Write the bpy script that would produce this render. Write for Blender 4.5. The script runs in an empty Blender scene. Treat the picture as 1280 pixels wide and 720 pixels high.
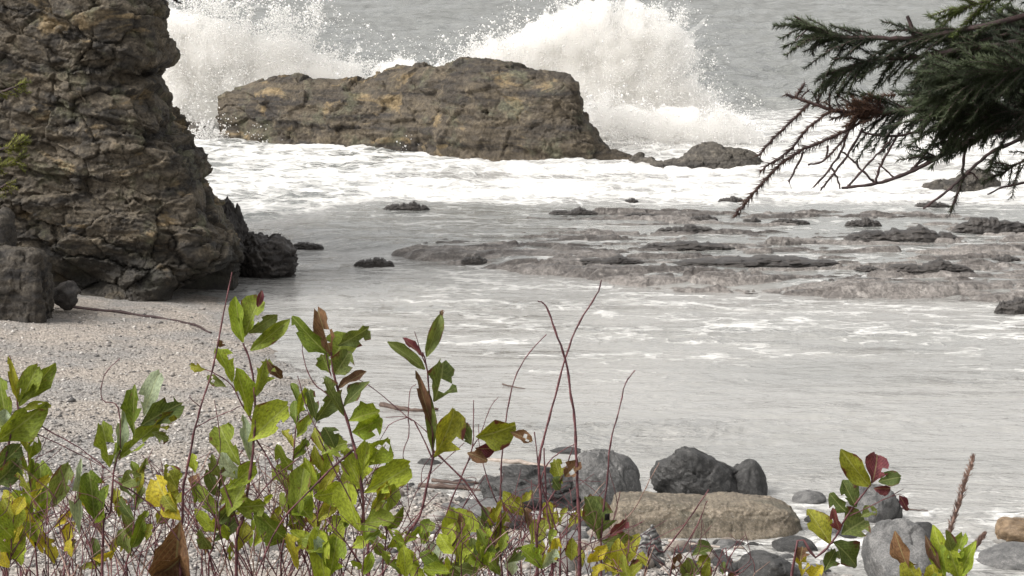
import bpy, math, random
import numpy as np
from mathutils import Vector, Matrix

random.seed(7)
RNG = np.random.default_rng(11)
S = bpy.context.scene
COL = S.collection

# ------------------------------------------------------------------ camera
CAM_H, F_PX, PITCH = 8.0, 3011.0, math.atan(440 / 3011.0)
cam_data = bpy.data.cameras.new('camera')
cam_data.sensor_width = 36.0
cam_data.lens = F_PX / 1280 * 36.0
cam_data.clip_start, cam_data.clip_end = 0.1, 20000
cam = bpy.data.objects.new('camera', cam_data)
cam.location = (0, 0, CAM_H)
cam.rotation_euler = (math.pi / 2 - PITCH, 0, 0)
COL.objects.link(cam)
S.camera = cam

# ------------------------------------------------------------------ light
SUN_EL, SUN_AZ = math.radians(47), math.radians(-115)       # azimuth from +Y, negative = left
W = bpy.data.worlds.new('World')
S.world = W
W.use_nodes = True
wn = W.node_tree
wn.nodes.clear()
w_out = wn.nodes.new('ShaderNodeOutputWorld')
w_bg = wn.nodes.new('ShaderNodeBackground')
w_sky = wn.nodes.new('ShaderNodeTexSky')
w_sky.sky_type = 'NISHITA'
w_sky.sun_disc = False
w_sky.sun_elevation = SUN_EL
w_sky.sun_rotation = SUN_AZ
w_sky.air_density, w_sky.dust_density, w_sky.ozone_density = 1.0, 4.0, 1.0
w_hs = wn.nodes.new('ShaderNodeHueSaturation')
w_hs.inputs['Saturation'].default_value = 0.13
w_tint = wn.nodes.new('ShaderNodeMix')
w_tint.data_type, w_tint.blend_type = 'RGBA', 'MULTIPLY'
w_tint.inputs[0].default_value = 1.0
w_tint.inputs[7].default_value = (1.0, 0.975, 0.935, 1)
wn.links.new(w_sky.outputs[0], w_hs.inputs['Color'])
wn.links.new(w_hs.outputs[0], w_tint.inputs[6])
wn.links.new(w_tint.outputs[2], w_bg.inputs[0])
w_bg.inputs[1].default_value = 0.11
wn.links.new(w_bg.outputs[0], w_out.inputs[0])
sun_d = bpy.data.lights.new('sun', 'SUN')
sun_d.energy, sun_d.angle, sun_d.color = 1.3, math.radians(35), (1, 0.97, 0.93)
sun = bpy.data.objects.new('sun', sun_d)
sdir = Vector((math.sin(SUN_AZ) * math.cos(SUN_EL), math.cos(SUN_AZ) * math.cos(SUN_EL), math.sin(SUN_EL)))
sun.rotation_euler = sdir.to_track_quat('Z', 'Y').to_euler()
sun.location = (0, 0, 60)
COL.objects.link(sun)
S.view_settings.view_transform = 'Standard'
S.view_settings.look = 'None'
S.view_settings.exposure = 1.2
S.view_settings.gamma = 1.0
S.cycles.max_bounces = 44
S.cycles.diffuse_bounces = 20
S.cycles.volume_bounces = 40
S.cycles.transparent_max_bounces = 8

# ------------------------------------------------------------------ helpers
CP, SP = math.cos(PITCH), math.sin(PITCH)

def ray(px, py):
    u = (np.asarray(px, float) - 640) / F_PX
    v = -(np.asarray(py, float) - 360) / F_PX
    return u, CP + v * SP, -SP + v * CP

def P(px, py, d):                       # point seen at pixel, at forward distance d
    dx, dy, dz = ray(px, py)
    t = d / dy
    return Vector((float(dx * t), float(d), float(CAM_H + dz * t)))

def G(px, py, z=0.0):                   # point seen at pixel, at height z
    dx, dy, dz = ray(px, py)
    t = (z - CAM_H) / dz
    return Vector((float(dx * t), float(dy * t), z))

def sm(a, b, x):
    t = np.clip((x - a) / (b - a), 0, 1)
    return t * t * (3 - 2 * t)

def _h(ix, iy, iz, seed):
    n = (ix.astype(np.int64) * 374761393 + iy.astype(np.int64) * 668265263 + iz.astype(np.int64) * 2147483647 + seed * 1274126177) & 0xffffffff
    n = ((n ^ (n >> 13)) * 1274126177) & 0xffffffff
    n = ((n ^ (n >> 16)) * 668265263) & 0xffffffff
    return n ^ (n >> 15)

_GR = RNG.normal(size=(256, 3))
_GR /= np.linalg.norm(_GR, axis=1)[:, None]

def pn(x, y, z=0.0, seed=0):            # gradient noise about -0.7..0.7
    x, y, z = np.broadcast_arrays(np.asarray(x, float), np.asarray(y, float), np.asarray(z, float))
    fx, fy, fz = np.floor(x), np.floor(y), np.floor(z)
    ix, iy, iz = fx.astype(np.int64), fy.astype(np.int64), fz.astype(np.int64)
    x, y, z = x - fx, y - fy, z - fz
    u, v, w = (t * t * t * (t * (t * 6 - 15) + 10) for t in (x, y, z))
    out = 0
    for a in (0, 1):
        for b in (0, 1):
            for c in (0, 1):
                g = _GR[_h(ix + a, iy + b, iz + c, seed) & 255]
                d = g[..., 0] * (x - a) + g[..., 1] * (y - b) + g[..., 2] * (z - c)
                out = out + d * (u if a else 1 - u) * (v if b else 1 - v) * (w if c else 1 - w)
    return out

def fbm(x, y, z=0.0, o=4, seed=0, gain=0.5):
    s, a, f = 0, 1.0, 1.0
    x, y, z = np.asarray(x, float), np.asarray(y, float), np.asarray(z, float)
    for k in range(o):
        s = s + a * pn(x * f, y * f, z * f, seed + k * 17)
        a *= gain
        f *= 2.03
    return s

def worley(x, y, z, seed=0):            # F1, F2, cell random value
    x, y, z = np.broadcast_arrays(x, y, z)
    ix, iy, iz = (np.floor(t).astype(np.int64) for t in (x, y, z))
    f1 = np.full(x.shape, 9.0); f2 = f1.copy(); cid = np.zeros(x.shape)
    for a in (-1, 0, 1):
        for b in (-1, 0, 1):
            for c in (-1, 0, 1):
                h = _h(ix + a, iy + b, iz + c, seed)
                d = np.sqrt((ix + a + (h & 255) / 255.0 - x) ** 2 + (iy + b + ((h >> 8) & 255) / 255.0 - y) ** 2 + (iz + c + ((h >> 16) & 255) / 255.0 - z) ** 2)
                near = d < f1
                f2 = np.where(near, f1, np.minimum(f2, d))
                cid = np.where(near, ((h >> 24) & 255) / 255.0, cid)
                f1 = np.where(near, d, f1)
    return f1, f2, cid

def facets(x, y, z, seed=0):            # broken planar faces: each cell tilts its own way
    x, y, z = np.broadcast_arrays(x, y, z)
    ix, iy, iz = (np.floor(t).astype(np.int64) for t in (x, y, z))
    best = np.full(x.shape, 9.0); second = best.copy(); out = np.zeros(x.shape)
    for a in (-1, 0, 1):
        for b in (-1, 0, 1):
            for c in (-1, 0, 1):
                h = _h(ix + a, iy + b, iz + c, seed)
                g = _h(ix + a, iy + b, iz + c, seed + 71)
                dx = x - (ix + a + (h & 255) / 255.0); dy = y - (iy + b + ((h >> 8) & 255) / 255.0); dz = z - (iz + c + ((h >> 16) & 255) / 255.0)
                d = dx * dx + dy * dy + dz * dz
                near = d < best
                tilt = ((g & 255) / 127.5 - 1) * dx + (((g >> 8) & 255) / 127.5 - 1) * dy + (((g >> 16) & 255) / 127.5 - 1) * dz + 0.8 * (((g >> 24) & 255) / 255.0 - 0.5)
                second = np.where(near, best, np.minimum(second, d))
                out = np.where(near, tilt, out)
                best = np.where(near, d, best)
    return out, np.sqrt(second) - np.sqrt(best)

def mesh_np(name, V, Fc, smooth=True):
    me = bpy.data.meshes.new(name)
    V = np.ascontiguousarray(V, np.float32).reshape(-1, 3)
    Fc = np.ascontiguousarray(Fc, np.int32)
    k = Fc.shape[1]
    me.vertices.add(len(V)); me.vertices.foreach_set('co', V.ravel())
    me.loops.add(Fc.size); me.loops.foreach_set('vertex_index', Fc.ravel())
    me.polygons.add(len(Fc)); me.polygons.foreach_set('loop_start', np.arange(0, Fc.size, k, dtype=np.int32))
    me.polygons.foreach_set('use_smooth', np.full(len(Fc), smooth, bool))
    me.update(calc_edges=True)
    return me

def grid_faces(n, m, wrap=False):
    i, j = np.meshgrid(np.arange(n - 1), np.arange(m if wrap else m - 1), indexing='ij')
    j2 = (j + 1) % m
    return np.stack([i * m + j, i * m + j2, (i + 1) * m + j2, (i + 1) * m + j], -1).reshape(-1, 4)

def attr(me, name, vals):
    a = me.attributes.new(name, 'FLOAT', 'POINT')
    a.data.foreach_set('value', np.ascontiguousarray(vals, np.float32).ravel())

def link(name, me, mat=None, parent=None, loc=None):
    o = bpy.data.objects.new(name, me)
    COL.objects.link(o)
    if mat is not None and me is not None:
        if len(me.materials) == 0:
            me.materials.append(mat)
    if parent is not None: o.parent = parent
    if loc is not None: o.location = loc
    return o

def tag(o, label=None, cat=None, group=None, kind=None):
    if label: o['label'] = label
    if cat: o['category'] = cat
    if group: o['group'] = group
    if kind: o['kind'] = kind
    return o

def grid_normals(Vg):
    du = np.gradient(Vg, axis=1); dv = np.gradient(Vg, axis=0)
    n = np.cross(du, dv)
    return n / (np.linalg.norm(n, axis=-1, keepdims=True) + 1e-9)

# ------------------------------------------------------------------ node materials
class NT:
    def __init__(self, name):
        self.m = bpy.data.materials.new(name)
        self.m.use_nodes = True
        self.t = self.m.node_tree
        self.t.nodes.clear()
        self.out = self.t.nodes.new('ShaderNodeOutputMaterial')
    def set(self, sock, v):
        if isinstance(v, bpy.types.NodeSocket): self.t.links.new(v, sock)
        elif v is not None:
            if sock.type == 'RGBA' and len(v) == 3: v = (*v, 1)
            sock.default_value = v
    def n(self, typ, **kw):
        nd = self.t.nodes.new(typ)
        ins = kw.pop('ins', {})
        for k, v in kw.items(): setattr(nd, k, v)
        for k, v in ins.items(): self.set(nd.inputs[k], v)
        return nd
    def coords(self, scale=(1, 1, 1), kind='Object', offset_random=False):
        tc = self.n('ShaderNodeTexCoord').outputs[kind]
        if offset_random:
            r = self.n('ShaderNodeObjectInfo').outputs['Random']
            tc = self.n('ShaderNodeVectorMath', operation='ADD', ins={0: tc, 1: self.math('MULTIPLY', r, 37.0)}).outputs[0]
        return self.n('ShaderNodeMapping', ins={'Vector': tc, 'Scale': scale}).outputs[0]
    def noise(self, vec, scale, detail=5, rough=0.55, dist=0.0):
        return self.n('ShaderNodeTexNoise', ins={'Vector': vec, 'Scale': scale, 'Detail': detail, 'Roughness': rough, 'Distortion': dist}).outputs[0]
    def math(self, op, a, b=0.0, c=None, clamp=False):
        nd = self.n('ShaderNodeMath', operation=op, use_clamp=clamp)
        self.set(nd.inputs[0], a); self.set(nd.inputs[1], b)
        if c is not None: self.set(nd.inputs[2], c)
        return nd.outputs[0]
    def ss(self, v, a, b, lo=0.0, hi=1.0):
        return self.n('ShaderNodeMapRange', interpolation_type='SMOOTHSTEP', ins={0: v, 1: a, 2: b, 3: lo, 4: hi}).outputs[0]
    def mix(self, f, a, b, blend='MIX'):
        nd = self.n('ShaderNodeMix', data_type='RGBA', blend_type=blend)
        self.set(nd.inputs[0], f); self.set(nd.inputs[6], a); self.set(nd.inputs[7], b)
        return nd.outputs[2]
    def mixf(self, f, a, b):
        nd = self.n('ShaderNodeMix', data_type='FLOAT')
        self.set(nd.inputs[0], f); self.set(nd.inputs[2], a); self.set(nd.inputs[3], b)
        return nd.outputs[0]
    def bump(self, h, strength=0.5, dist=0.05, normal=None):
        return self.n('ShaderNodeBump', ins={'Height': h, 'Strength': strength, 'Distance': dist, 'Normal': normal}).outputs[0]
    def bsdf(self, color, rough=0.7, normal=None, spec=0.5, ior=1.45):
        return self.n('ShaderNodeBsdfPrincipled', ins={'Base Color': color, 'Roughness': rough, 'Normal': normal, 'Specular IOR Level': spec, 'IOR': ior}).outputs[0]
    def done(self, sh):
        self.t.links.new(sh, self.out.inputs[0])
        return self.m

def rock_mat(name, dark, mid, light, patch=None, green=None, s=1.0, strata=(1, 1, 5), rough=0.75, spec=0.4, bump=0.6, per_obj=False, patch_cut=(0.56, 0.66), fine=1.0, vein=None, speck=0.0, tide=None):
    k = NT(name)
    c = k.coords(offset_random=per_obj)
    cs = k.n('ShaderNodeMapping', ins={'Vector': c, 'Scale': strata}).outputs[0]
    n1 = k.noise(cs, 0.9 * s, 6, 0.62, 0.4)
    n2 = k.noise(c, 3.2 * s, 7, 0.65)
    n3 = k.noise(c, 14 * s * fine, 5, 0.6)
    col = k.mix(k.ss(n1, 0.36, 0.62), dark, mid)
    col = k.mix(k.math('MULTIPLY', k.ss(n2, 0.5, 0.72), 0.75), col, light)
    if patch is not None:
        cp = k.n('ShaderNodeMapping', ins={'Vector': c, 'Location': (3.1, 7.7, 1.3), 'Scale': (0.8, 1, 1.5)}).outputs[0]
        n4 = k.noise(cp, 0.8 * s, 4, 0.6, 0.6)
        col = k.mix(k.math('MULTIPLY', k.ss(n4, *patch_cut), 0.85), col, patch)
    if green is not None:
        cg = k.n('ShaderNodeMapping', ins={'Vector': c, 'Location': (13.1, -7.7, 5.3)}).outputs[0]
        n5 = k.noise(cg, 1.4 * s, 5, 0.65)
        col = k.mix(k.math('MULTIPLY', k.ss(n5, 0.52, 0.68), 0.7), col, green)
    if vein is not None:
        w = k.n('ShaderNodeTexWave', wave_type='BANDS', bands_direction='DIAGONAL', ins={'Vector': c, 'Scale': 1.1 * s, 'Distortion': 9.0, 'Detail': 4, 'Detail Scale': 1.2}).outputs['Fac']
        col = k.mix(k.ss(w, 0.93, 0.99), col, vein)
    tone = k.ss(n3, 0.3, 0.7, 0.62, 1.32)
    col = k.mix(1.0, col, k.n('ShaderNodeCombineColor', ins={0: tone, 1: tone, 2: tone}).outputs[0], 'MULTIPLY')
    if speck:
        sp = k.noise(c, 40 * s, 2, 0.5)
        col = k.mix(k.math('MULTIPLY', k.ss(sp, 0.62, 0.7), speck), col, (0.6, 0.58, 0.54))
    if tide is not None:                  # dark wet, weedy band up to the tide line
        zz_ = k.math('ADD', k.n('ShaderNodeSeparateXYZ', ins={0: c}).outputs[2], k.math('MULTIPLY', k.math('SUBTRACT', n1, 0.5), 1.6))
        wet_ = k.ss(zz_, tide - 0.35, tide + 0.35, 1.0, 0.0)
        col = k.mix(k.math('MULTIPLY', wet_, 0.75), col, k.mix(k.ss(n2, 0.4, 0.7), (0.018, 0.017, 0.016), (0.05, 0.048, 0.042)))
    h = k.math('ADD', k.math('MULTIPLY', n2, 0.7), k.math('MULTIPLY', n3, 0.35))
    nb = k.bump(h, bump, 0.12 / s)
    return k.done(k.bsdf(col, k.ss(n2, 0.3, 0.7, rough - 0.12, rough + 0.1), nb, spec))

M = {}
M['block'] = rock_mat('dark_block_rock', (0.02, 0.018, 0.017), (0.06, 0.052, 0.042), (0.13, 0.112, 0.09), s=1.6, strata=(0.8, 0.8, 3), bump=0.8, per_obj=True)
M['ledge'] = rock_mat('ledge_rock', (0.034, 0.031, 0.028), (0.085, 0.076, 0.064), (0.15, 0.134, 0.112), s=0.9, strata=(0.5, 0.5, 4.5), bump=0.7)
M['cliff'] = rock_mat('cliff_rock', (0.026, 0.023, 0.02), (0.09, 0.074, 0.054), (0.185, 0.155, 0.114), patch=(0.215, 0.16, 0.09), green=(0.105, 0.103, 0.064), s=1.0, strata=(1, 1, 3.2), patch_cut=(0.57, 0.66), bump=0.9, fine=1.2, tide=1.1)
M['stack'] = rock_mat('stack_rock', (0.026, 0.022, 0.019), (0.082, 0.066, 0.046), (0.15, 0.124, 0.088), patch=(0.2, 0.148, 0.08), green=(0.10, 0.10, 0.066), s=0.7, strata=(0.5, 0.5, 4.5), patch_cut=(0.58, 0.67), bump=0.7)
M['reef'] = rock_mat('wet_reef_rock', (0.065, 0.057, 0.052), (0.19, 0.173, 0.16), (0.32, 0.298, 0.28), s=1.1, strata=(0.3, 1.5, 3), rough=0.45, spec=0.5, bump=0.9)
M['reef_rock'] = rock_mat('dark_wet_rock', (0.022, 0.019, 0.018), (0.05, 0.044, 0.04), (0.105, 0.094, 0.084), s=2.0, strata=(0.6, 1, 3), rough=0.5, spec=0.5, bump=0.6, per_obj=True)
M['dark_boulder'] = rock_mat('dark_boulder_rock', (0.024, 0.024, 0.024), (0.055, 0.054, 0.053), (0.12, 0.117, 0.114), s=2.4, strata=(1, 1, 2), rough=0.55, spec=0.5, bump=0.8, per_obj=True, vein=(0.03, 0.03, 0.03))
M['grey_boulder'] = rock_mat('grey_boulder_rock', (0.07, 0.07, 0.07), (0.13, 0.128, 0.126), (0.21, 0.206, 0.2), s=2.0, strata=(1.2, 1.2, 1.5), rough=0.6, bump=0.4, per_obj=True)
M['tan_slab'] = rock_mat('tan_slab_rock', (0.09, 0.076, 0.056), (0.17, 0.142, 0.106), (0.28, 0.235, 0.185), patch=(0.10, 0.09, 0.066), s=2.0, strata=(0.5, 0.8, 4), rough=0.75, bump=0.35, speck=0.35)
M['pale_stone'] = rock_mat('pale_stone', (0.22, 0.21, 0.195), (0.32, 0.305, 0.285), (0.43, 0.41, 0.39), s=3.0, strata=(1, 1, 2), rough=0.7, bump=0.3, per_obj=True)
M['tan_stone'] = rock_mat('tan_stone', (0.15, 0.125, 0.105), (0.24, 0.205, 0.175), (0.34, 0.30, 0.265), s=3.0, strata=(1, 1, 3), rough=0.7, bump=0.3, per_obj=True)
M['brown_stone'] = rock_mat('brown_stone', (0.11, 0.075, 0.045), (0.2, 0.14, 0.085), (0.30, 0.23, 0.16), s=3.0, strata=(1, 1, 2), rough=0.6, bump=0.4, per_obj=True)

def striped():
    k = NT('striped_stone')
    c = k.coords()
    w = k.n('ShaderNodeTexWave', wave_type='BANDS', bands_direction='Z', ins={'Vector': c, 'Scale': 1.7, 'Distortion': 5.0, 'Detail': 3, 'Detail Scale': 1.5}).outputs['Fac']
    col = k.mix(k.ss(w, 0.35, 0.7), (0.06, 0.06, 0.06), (0.19, 0.187, 0.18))
    return k.done(k.bsdf(col, 0.65, k.bump(w, 0.6, 0.03)))
M['striped'] = striped()

def wood_mat(name, a, b):
    k = NT(name)
    c = k.coords((1, 1, 1), offset_random=True)
    n1 = k.noise(k.n('ShaderNodeMapping', ins={'Vector': c, 'Scale': (2, 2, 9)}).outputs[0], 6, 5)
    return k.done(k.bsdf(k.mix(k.ss(n1, 0.35, 0.65), a, b), 0.7, k.bump(n1, 0.4, 0.01)))
M['bark'] = wood_mat('spruce_bark', (0.022, 0.012, 0.013), (0.06, 0.035, 0.034))
M['stem'] = wood_mat('shrub_stem_bark', (0.055, 0.018, 0.023), (0.15, 0.058, 0.063))
M['pale_stem'] = wood_mat('dry_stem_bark', (0.14, 0.085, 0.07), (0.30, 0.2, 0.16))
M['drift'] = wood_mat('driftwood', (0.05, 0.03, 0.025), (0.11, 0.075, 0.06))
M['pale_drift'] = wood_mat('pale_driftwood', (0.22, 0.18, 0.15), (0.38, 0.33, 0.29))

def leaf_mat(name, base, base2, edge=None, edge_amt=0.0, back=(0.22, 0.28, 0.17), trans=0.35):
    k = NT(name)
    uv = k.n('ShaderNodeTexCoord').outputs['UV']
    sx = k.n('ShaderNodeSeparateXYZ', ins={0: uv})
    r = k.n('ShaderNodeObjectInfo').outputs['Random']
    ax = k.math('ABSOLUTE', k.math('SUBTRACT', sx.outputs[0], 0.5))           # 0 midrib .. 0.5 edge
    off = k.n('ShaderNodeVectorMath', operation='ADD', ins={0: uv, 1: k.math('MULTIPLY', r, 53.0)}).outputs[0]
    n1 = k.noise(off, 3.5, 4, 0.6)
    n2 = k.noise(off, 16, 3, 0.6)
    col = k.mix(k.ss(k.math('ADD', k.math('MULTIPLY', n1, 0.6), k.math('MULTIPLY', r, 0.5)), 0.3, 0.75), base, base2)
    tone = k.ss(n2, 0.3, 0.7, 0.66, 1.28)
    col = k.mix(1.0, col, k.n('ShaderNodeCombineColor', ins={0: tone, 1: tone, 2: tone}).outputs[0], 'MULTIPLY')
    vv = k.math('SUBTRACT', k.math('MULTIPLY', sx.outputs[1], 9.0), k.math('MULTIPLY', ax, 9.0))
    vein = k.ss(k.math('ABSOLUTE', k.math('SUBTRACT', k.math('FRACT', vv), 0.5)), 0.0, 0.11, 1.0, 0.0)
    rib = k.ss(ax, 0.012, 0.035, 1.0, 0.0)
    vr = k.math('MAXIMUM', k.math('MULTIPLY', vein, 0.45), k.math('MULTIPLY', rib, 0.8))
    lighter = k.mix(0.5, base2, (0.4, 0.42, 0.2))
    col = k.mix(k.math('MULTIPLY', vr, 0.75), col, lighter)
    if edge is not None:
        e = k.math('ADD', k.math('MULTIPLY', ax, 1.5), k.math('MULTIPLY', sx.outputs[1], 0.45))
        e = k.math('ADD', e, k.math('MULTIPLY', k.math('SUBTRACT', n1, 0.5), 1.5))
        e = k.ss(e, 1.05 - edge_amt, 1.25 - edge_amt)
        col = k.mix(e, col, edge)
        spot = k.ss(k.noise(off, 9, 2, 0.5), 0.66, 0.72)
        col = k.mix(k.math('MULTIPLY', spot, 0.7), col, edge)
    bf = k.n('ShaderNodeNewGeometry').outputs['Backfacing']
    col = k.mix(k.math('MULTIPLY', bf, 0.6), col, back)
    h = k.math('SUBTRACT', n2, k.math('MULTIPLY', vr, 0.8))
    nb = k.bump(h, 0.35, 0.004)
    b = k.bsdf(col, 0.58, nb, 0.25)
    t = k.n('ShaderNodeBsdfTranslucent', ins={'Color': k.mix(1.0, col, (1.25, 1.15, 0.55), 'MULTIPLY'), 'Normal': nb}).outputs[0]
    m = k.n('ShaderNodeMixShader', ins={0: trans})
    k.t.links.new(b, m.inputs[1]); k.t.links.new(t, m.inputs[2])
    return k.done(m.outputs[0])

L = {
    'green': leaf_mat('leaf_green', (0.10, 0.145, 0.018), (0.18, 0.225, 0.03), edge=(0.12, 0.06, 0.03), edge_amt=0.12),
    'bright': leaf_mat('leaf_bright_green', (0.17, 0.235, 0.02), (0.27, 0.32, 0.032), edge=(0.12, 0.05, 0.02), edge_amt=0.02),
    'dull': leaf_mat('leaf_dull_green', (0.075, 0.105, 0.028), (0.135, 0.165, 0.045), edge=(0.10, 0.04, 0.03), edge_amt=0.22),
    'yellow': leaf_mat('leaf_yellow', (0.27, 0.27, 0.025), (0.42, 0.35, 0.03), edge=(0.13, 0.055, 0.02), edge_amt=0.2, back=(0.4, 0.36, 0.12)),
    'olive': leaf_mat('leaf_yellow_green', (0.17, 0.19, 0.02), (0.26, 0.26, 0.03), edge=(0.10, 0.03, 0.022), edge_amt=0.25),
    'brown': leaf_mat('leaf_dead_brown', (0.10, 0.05, 0.03), (0.17, 0.09, 0.045), edge=(0.05, 0.022, 0.02), edge_amt=0.1, back=(0.2, 0.12, 0.07), trans=0.2),
    'maroon': leaf_mat('leaf_maroon', (0.10, 0.02, 0.035), (0.17, 0.045, 0.05), edge=(0.06, 0.015, 0.02), edge_amt=0.1, back=(0.16, 0.06, 0.07), trans=0.25),
    'pale': leaf_mat('leaf_pale_underside', (0.24, 0.30, 0.19), (0.33, 0.38, 0.27), back=(0.14, 0.2, 0.06)),
}

def needle_mat(name, a, b):
    k = NT(name)
    r = k.noise(k.coords(), 9, 3)
    c = k.mix(k.ss(r, 0.35, 0.65), a, b)
    s1 = k.bsdf(c, 0.5, None, 0.4)
    t = k.n('ShaderNodeBsdfTranslucent', ins={'Color': c}).outputs[0]
    m = k.n('ShaderNodeMixShader', ins={0: 0.2})
    k.t.links.new(s1, m.inputs[1]); k.t.links.new(t, m.inputs[2])
    return k.done(m.outputs[0])
M['needle'] = needle_mat('spruce_needles', (0.018, 0.027, 0.014), (0.058, 0.076, 0.034))
M['needle_tip'] = needle_mat('spruce_needles_fresh', (0.04, 0.065, 0.014), (0.085, 0.11, 0.022))
M['needle_dead'] = needle_mat('spruce_needles_dead', (0.04, 0.018, 0.014), (0.10, 0.052, 0.03))
M['needle_yellow'] = needle_mat('conifer_needles_yellow', (0.16, 0.19, 0.03), (0.34, 0.34, 0.07))

def water_mat():
    k = NT('sea_water')
    c = k.coords()
    foam = k.n('ShaderNodeAttribute', attribute_name='foam').outputs['Fac']
    murk = k.n('ShaderNodeAttribute', attribute_name='murk').outputs['Fac']
    chop = k.n('ShaderNodeAttribute', attribute_name='chop').outputs['Fac']
    cf = k.n('ShaderNodeMapping', ins={'Vector': c, 'Scale': (0.55, 1.0, 1)}).outputs[0]
    f1 = k.noise(cf, 1.6, 7, 0.66, 0.5)
    f2 = k.noise(cf, 7.0, 4, 0.6, 0.4)
    fn = k.math('ADD', k.math('MULTIPLY', f1, 0.55), k.math('MULTIPLY', f2, 0.45))
    vl = k.n('ShaderNodeTexVoronoi', feature='DISTANCE_TO_EDGE', ins={'Vector': k.n('ShaderNodeVectorMath', operation='ADD', ins={0: cf, 1: k.n('ShaderNodeVectorMath', operation='SCALE', ins={0: k.n('ShaderNodeTexNoise', ins={'Vector': cf, 'Scale': 1.3, 'Detail': 3}).outputs[1], 'Scale': 1.1}).outputs[0]}).outputs[0], 'Scale': 1.7}).outputs['Distance']
    fn = k.math('ADD', fn, k.ss(vl, 0.0, 0.18, 0.13, -0.045))
    ff = k.ss(k.math('ADD', foam, k.math('MULTIPLY', k.math('SUBTRACT', fn, 0.5), 1.9)), 0.30, 1.0)
    deep = k.mix(murk, (0.04, 0.056, 0.052), (0.30, 0.296, 0.283))
    col = k.mix(ff, deep, (0.66, 0.655, 0.64))
    cr = k.n('ShaderNodeMapping', ins={'Vector': c, 'Scale': (0.42, 1.0, 1)}).outputs[0]
    r1 = k.noise(cr, 2.2, 4, 0.6, 0.6)
    r2 = k.noise(cr, 9.0, 3, 0.55, 0.3)
    h = k.math('ADD', k.math('MULTIPLY', r1, chop), k.math('MULTIPLY', r2, k.math('MULTIPLY', chop, 0.22)))
    h = k.math('ADD', h, k.math('MULTIPLY', k.math('MULTIPLY', fn, ff), 0.35))
    open_sea = k.n('ShaderNodeAttribute', attribute_name='open_sea').outputs['Fac']
    cw = k.n('ShaderNodeMapping', ins={'Vector': c, 'Scale': (0.45, 0.6, 1)}).outputs[0]
    h = k.math('ADD', h, k.math('MULTIPLY', open_sea, k.math('MULTIPLY', k.noise(cw, 0.55, 5, 0.62, 0.5), 7.0)))
    nb = k.bump(h, 1.0, 0.22)
    return k.done(k.bsdf(col, k.mixf(ff, 0.1, 0.75), nb, 0.5, 1.33))
M['water'] = water_mat()

def spray_mat():
    k = NT('spray_droplets')
    d = k.n('ShaderNodeBsdfDiffuse', ins={'Color': (0.985, 0.98, 0.97)}).outputs[0]
    t = k.n('ShaderNodeBsdfTranslucent', ins={'Color': (0.985, 0.98, 0.97)}).outputs[0]
    m = k.n('ShaderNodeMixShader', ins={0: 0.5})
    k.t.links.new(d, m.inputs[1]); k.t.links.new(t, m.inputs[2])
    return k.done(m.outputs[0])
M['spray'] = spray_mat()

def ground_mat():
    k = NT('beach_gravel')
    c = k.coords()
    big = k.noise(c, 0.55, 4, 0.55)
    col = k.mix(k.ss(big, 0.38, 0.62), (0.32, 0.285, 0.25), (0.245, 0.234, 0.222))
    v = k.n('ShaderNodeTexVoronoi', ins={'Vector': c, 'Scale': 24.0, 'Randomness': 1.0})
    g = k.n('ShaderNodeSeparateColor', ins={0: v.outputs['Color']}).outputs[0]
    tone = k.ss(g, 0.0, 1.0, 0.6, 1.3)
    col = k.mix(0.85, col, k.mix(1.0, col, k.n('ShaderNodeCombineColor', ins={0: tone, 1: tone, 2: tone}).outputs[0], 'MULTIPLY'))
    z = k.n('ShaderNodeSeparateXYZ', ins={0: c}).outputs[2]
    soil = k.ss(z, 1.4, 2.4)
    wetn = k.ss(k.math('ADD', z, k.math('MULTIPLY', big, 0.08)), 0.02, 0.09, 0.68, 1.0)
    col = k.mix(1.0, col, k.n('ShaderNodeCombineColor', ins={0: wetn, 1: wetn, 2: wetn}).outputs[0], 'MULTIPLY')
    col = k.mix(soil, col, (0.06, 0.05, 0.035))
    h = k.math('ADD', k.math('MULTIPLY', v.outputs['Distance'], -1.0), k.math('MULTIPLY', k.noise(c, 30, 3), 0.4))
    return k.done(k.bsdf(col, 0.85, k.bump(h, 0.7, 0.05), 0.3))
M['ground'] = ground_mat()

def pebble_mat():
    k = NT('pebbles')
    a = k.n('ShaderNodeAttribute', attribute_name='tone').outputs['Fac']
    cr = k.n('ShaderNodeValToRGB')
    e = cr.color_ramp.elements
    e[0].position, e[0].color = 0.0, (0.05, 0.048, 0.048, 1)
    e[1].position, e[1].color = 1.0, (0.56, 0.535, 0.505, 1)
    for p, cc in ((0.2, (0.13, 0.124, 0.12, 1)), (0.5, (0.265, 0.24, 0.217, 1)), (0.78, (0.34, 0.315, 0.292, 1))):
        q = e.new(p); q.color = cc
    k.t.links.new(a, cr.inputs[0])
    n1 = k.noise(k.coords(), 40, 3)
    return k.done(k.bsdf(cr.outputs[0], 0.7, k.bump(n1, 0.3, 0.01), 0.4))
M['pebble'] = pebble_mat()

# ------------------------------------------------------------------ ground (beach, sea bed and bluff in one sheet)
SHORE_PX = [(300, 384), (318, 398), (345, 440), (375, 500), (425, 555), (500, 604), (620, 636), (760, 668), (900, 694), (1000, 708), (1280, 752)]
_sh = np.array([[G(*p).y, G(*p).x] for p in SHORE_PX]); _sh = _sh[np.argsort(_sh[:, 0])]

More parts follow.
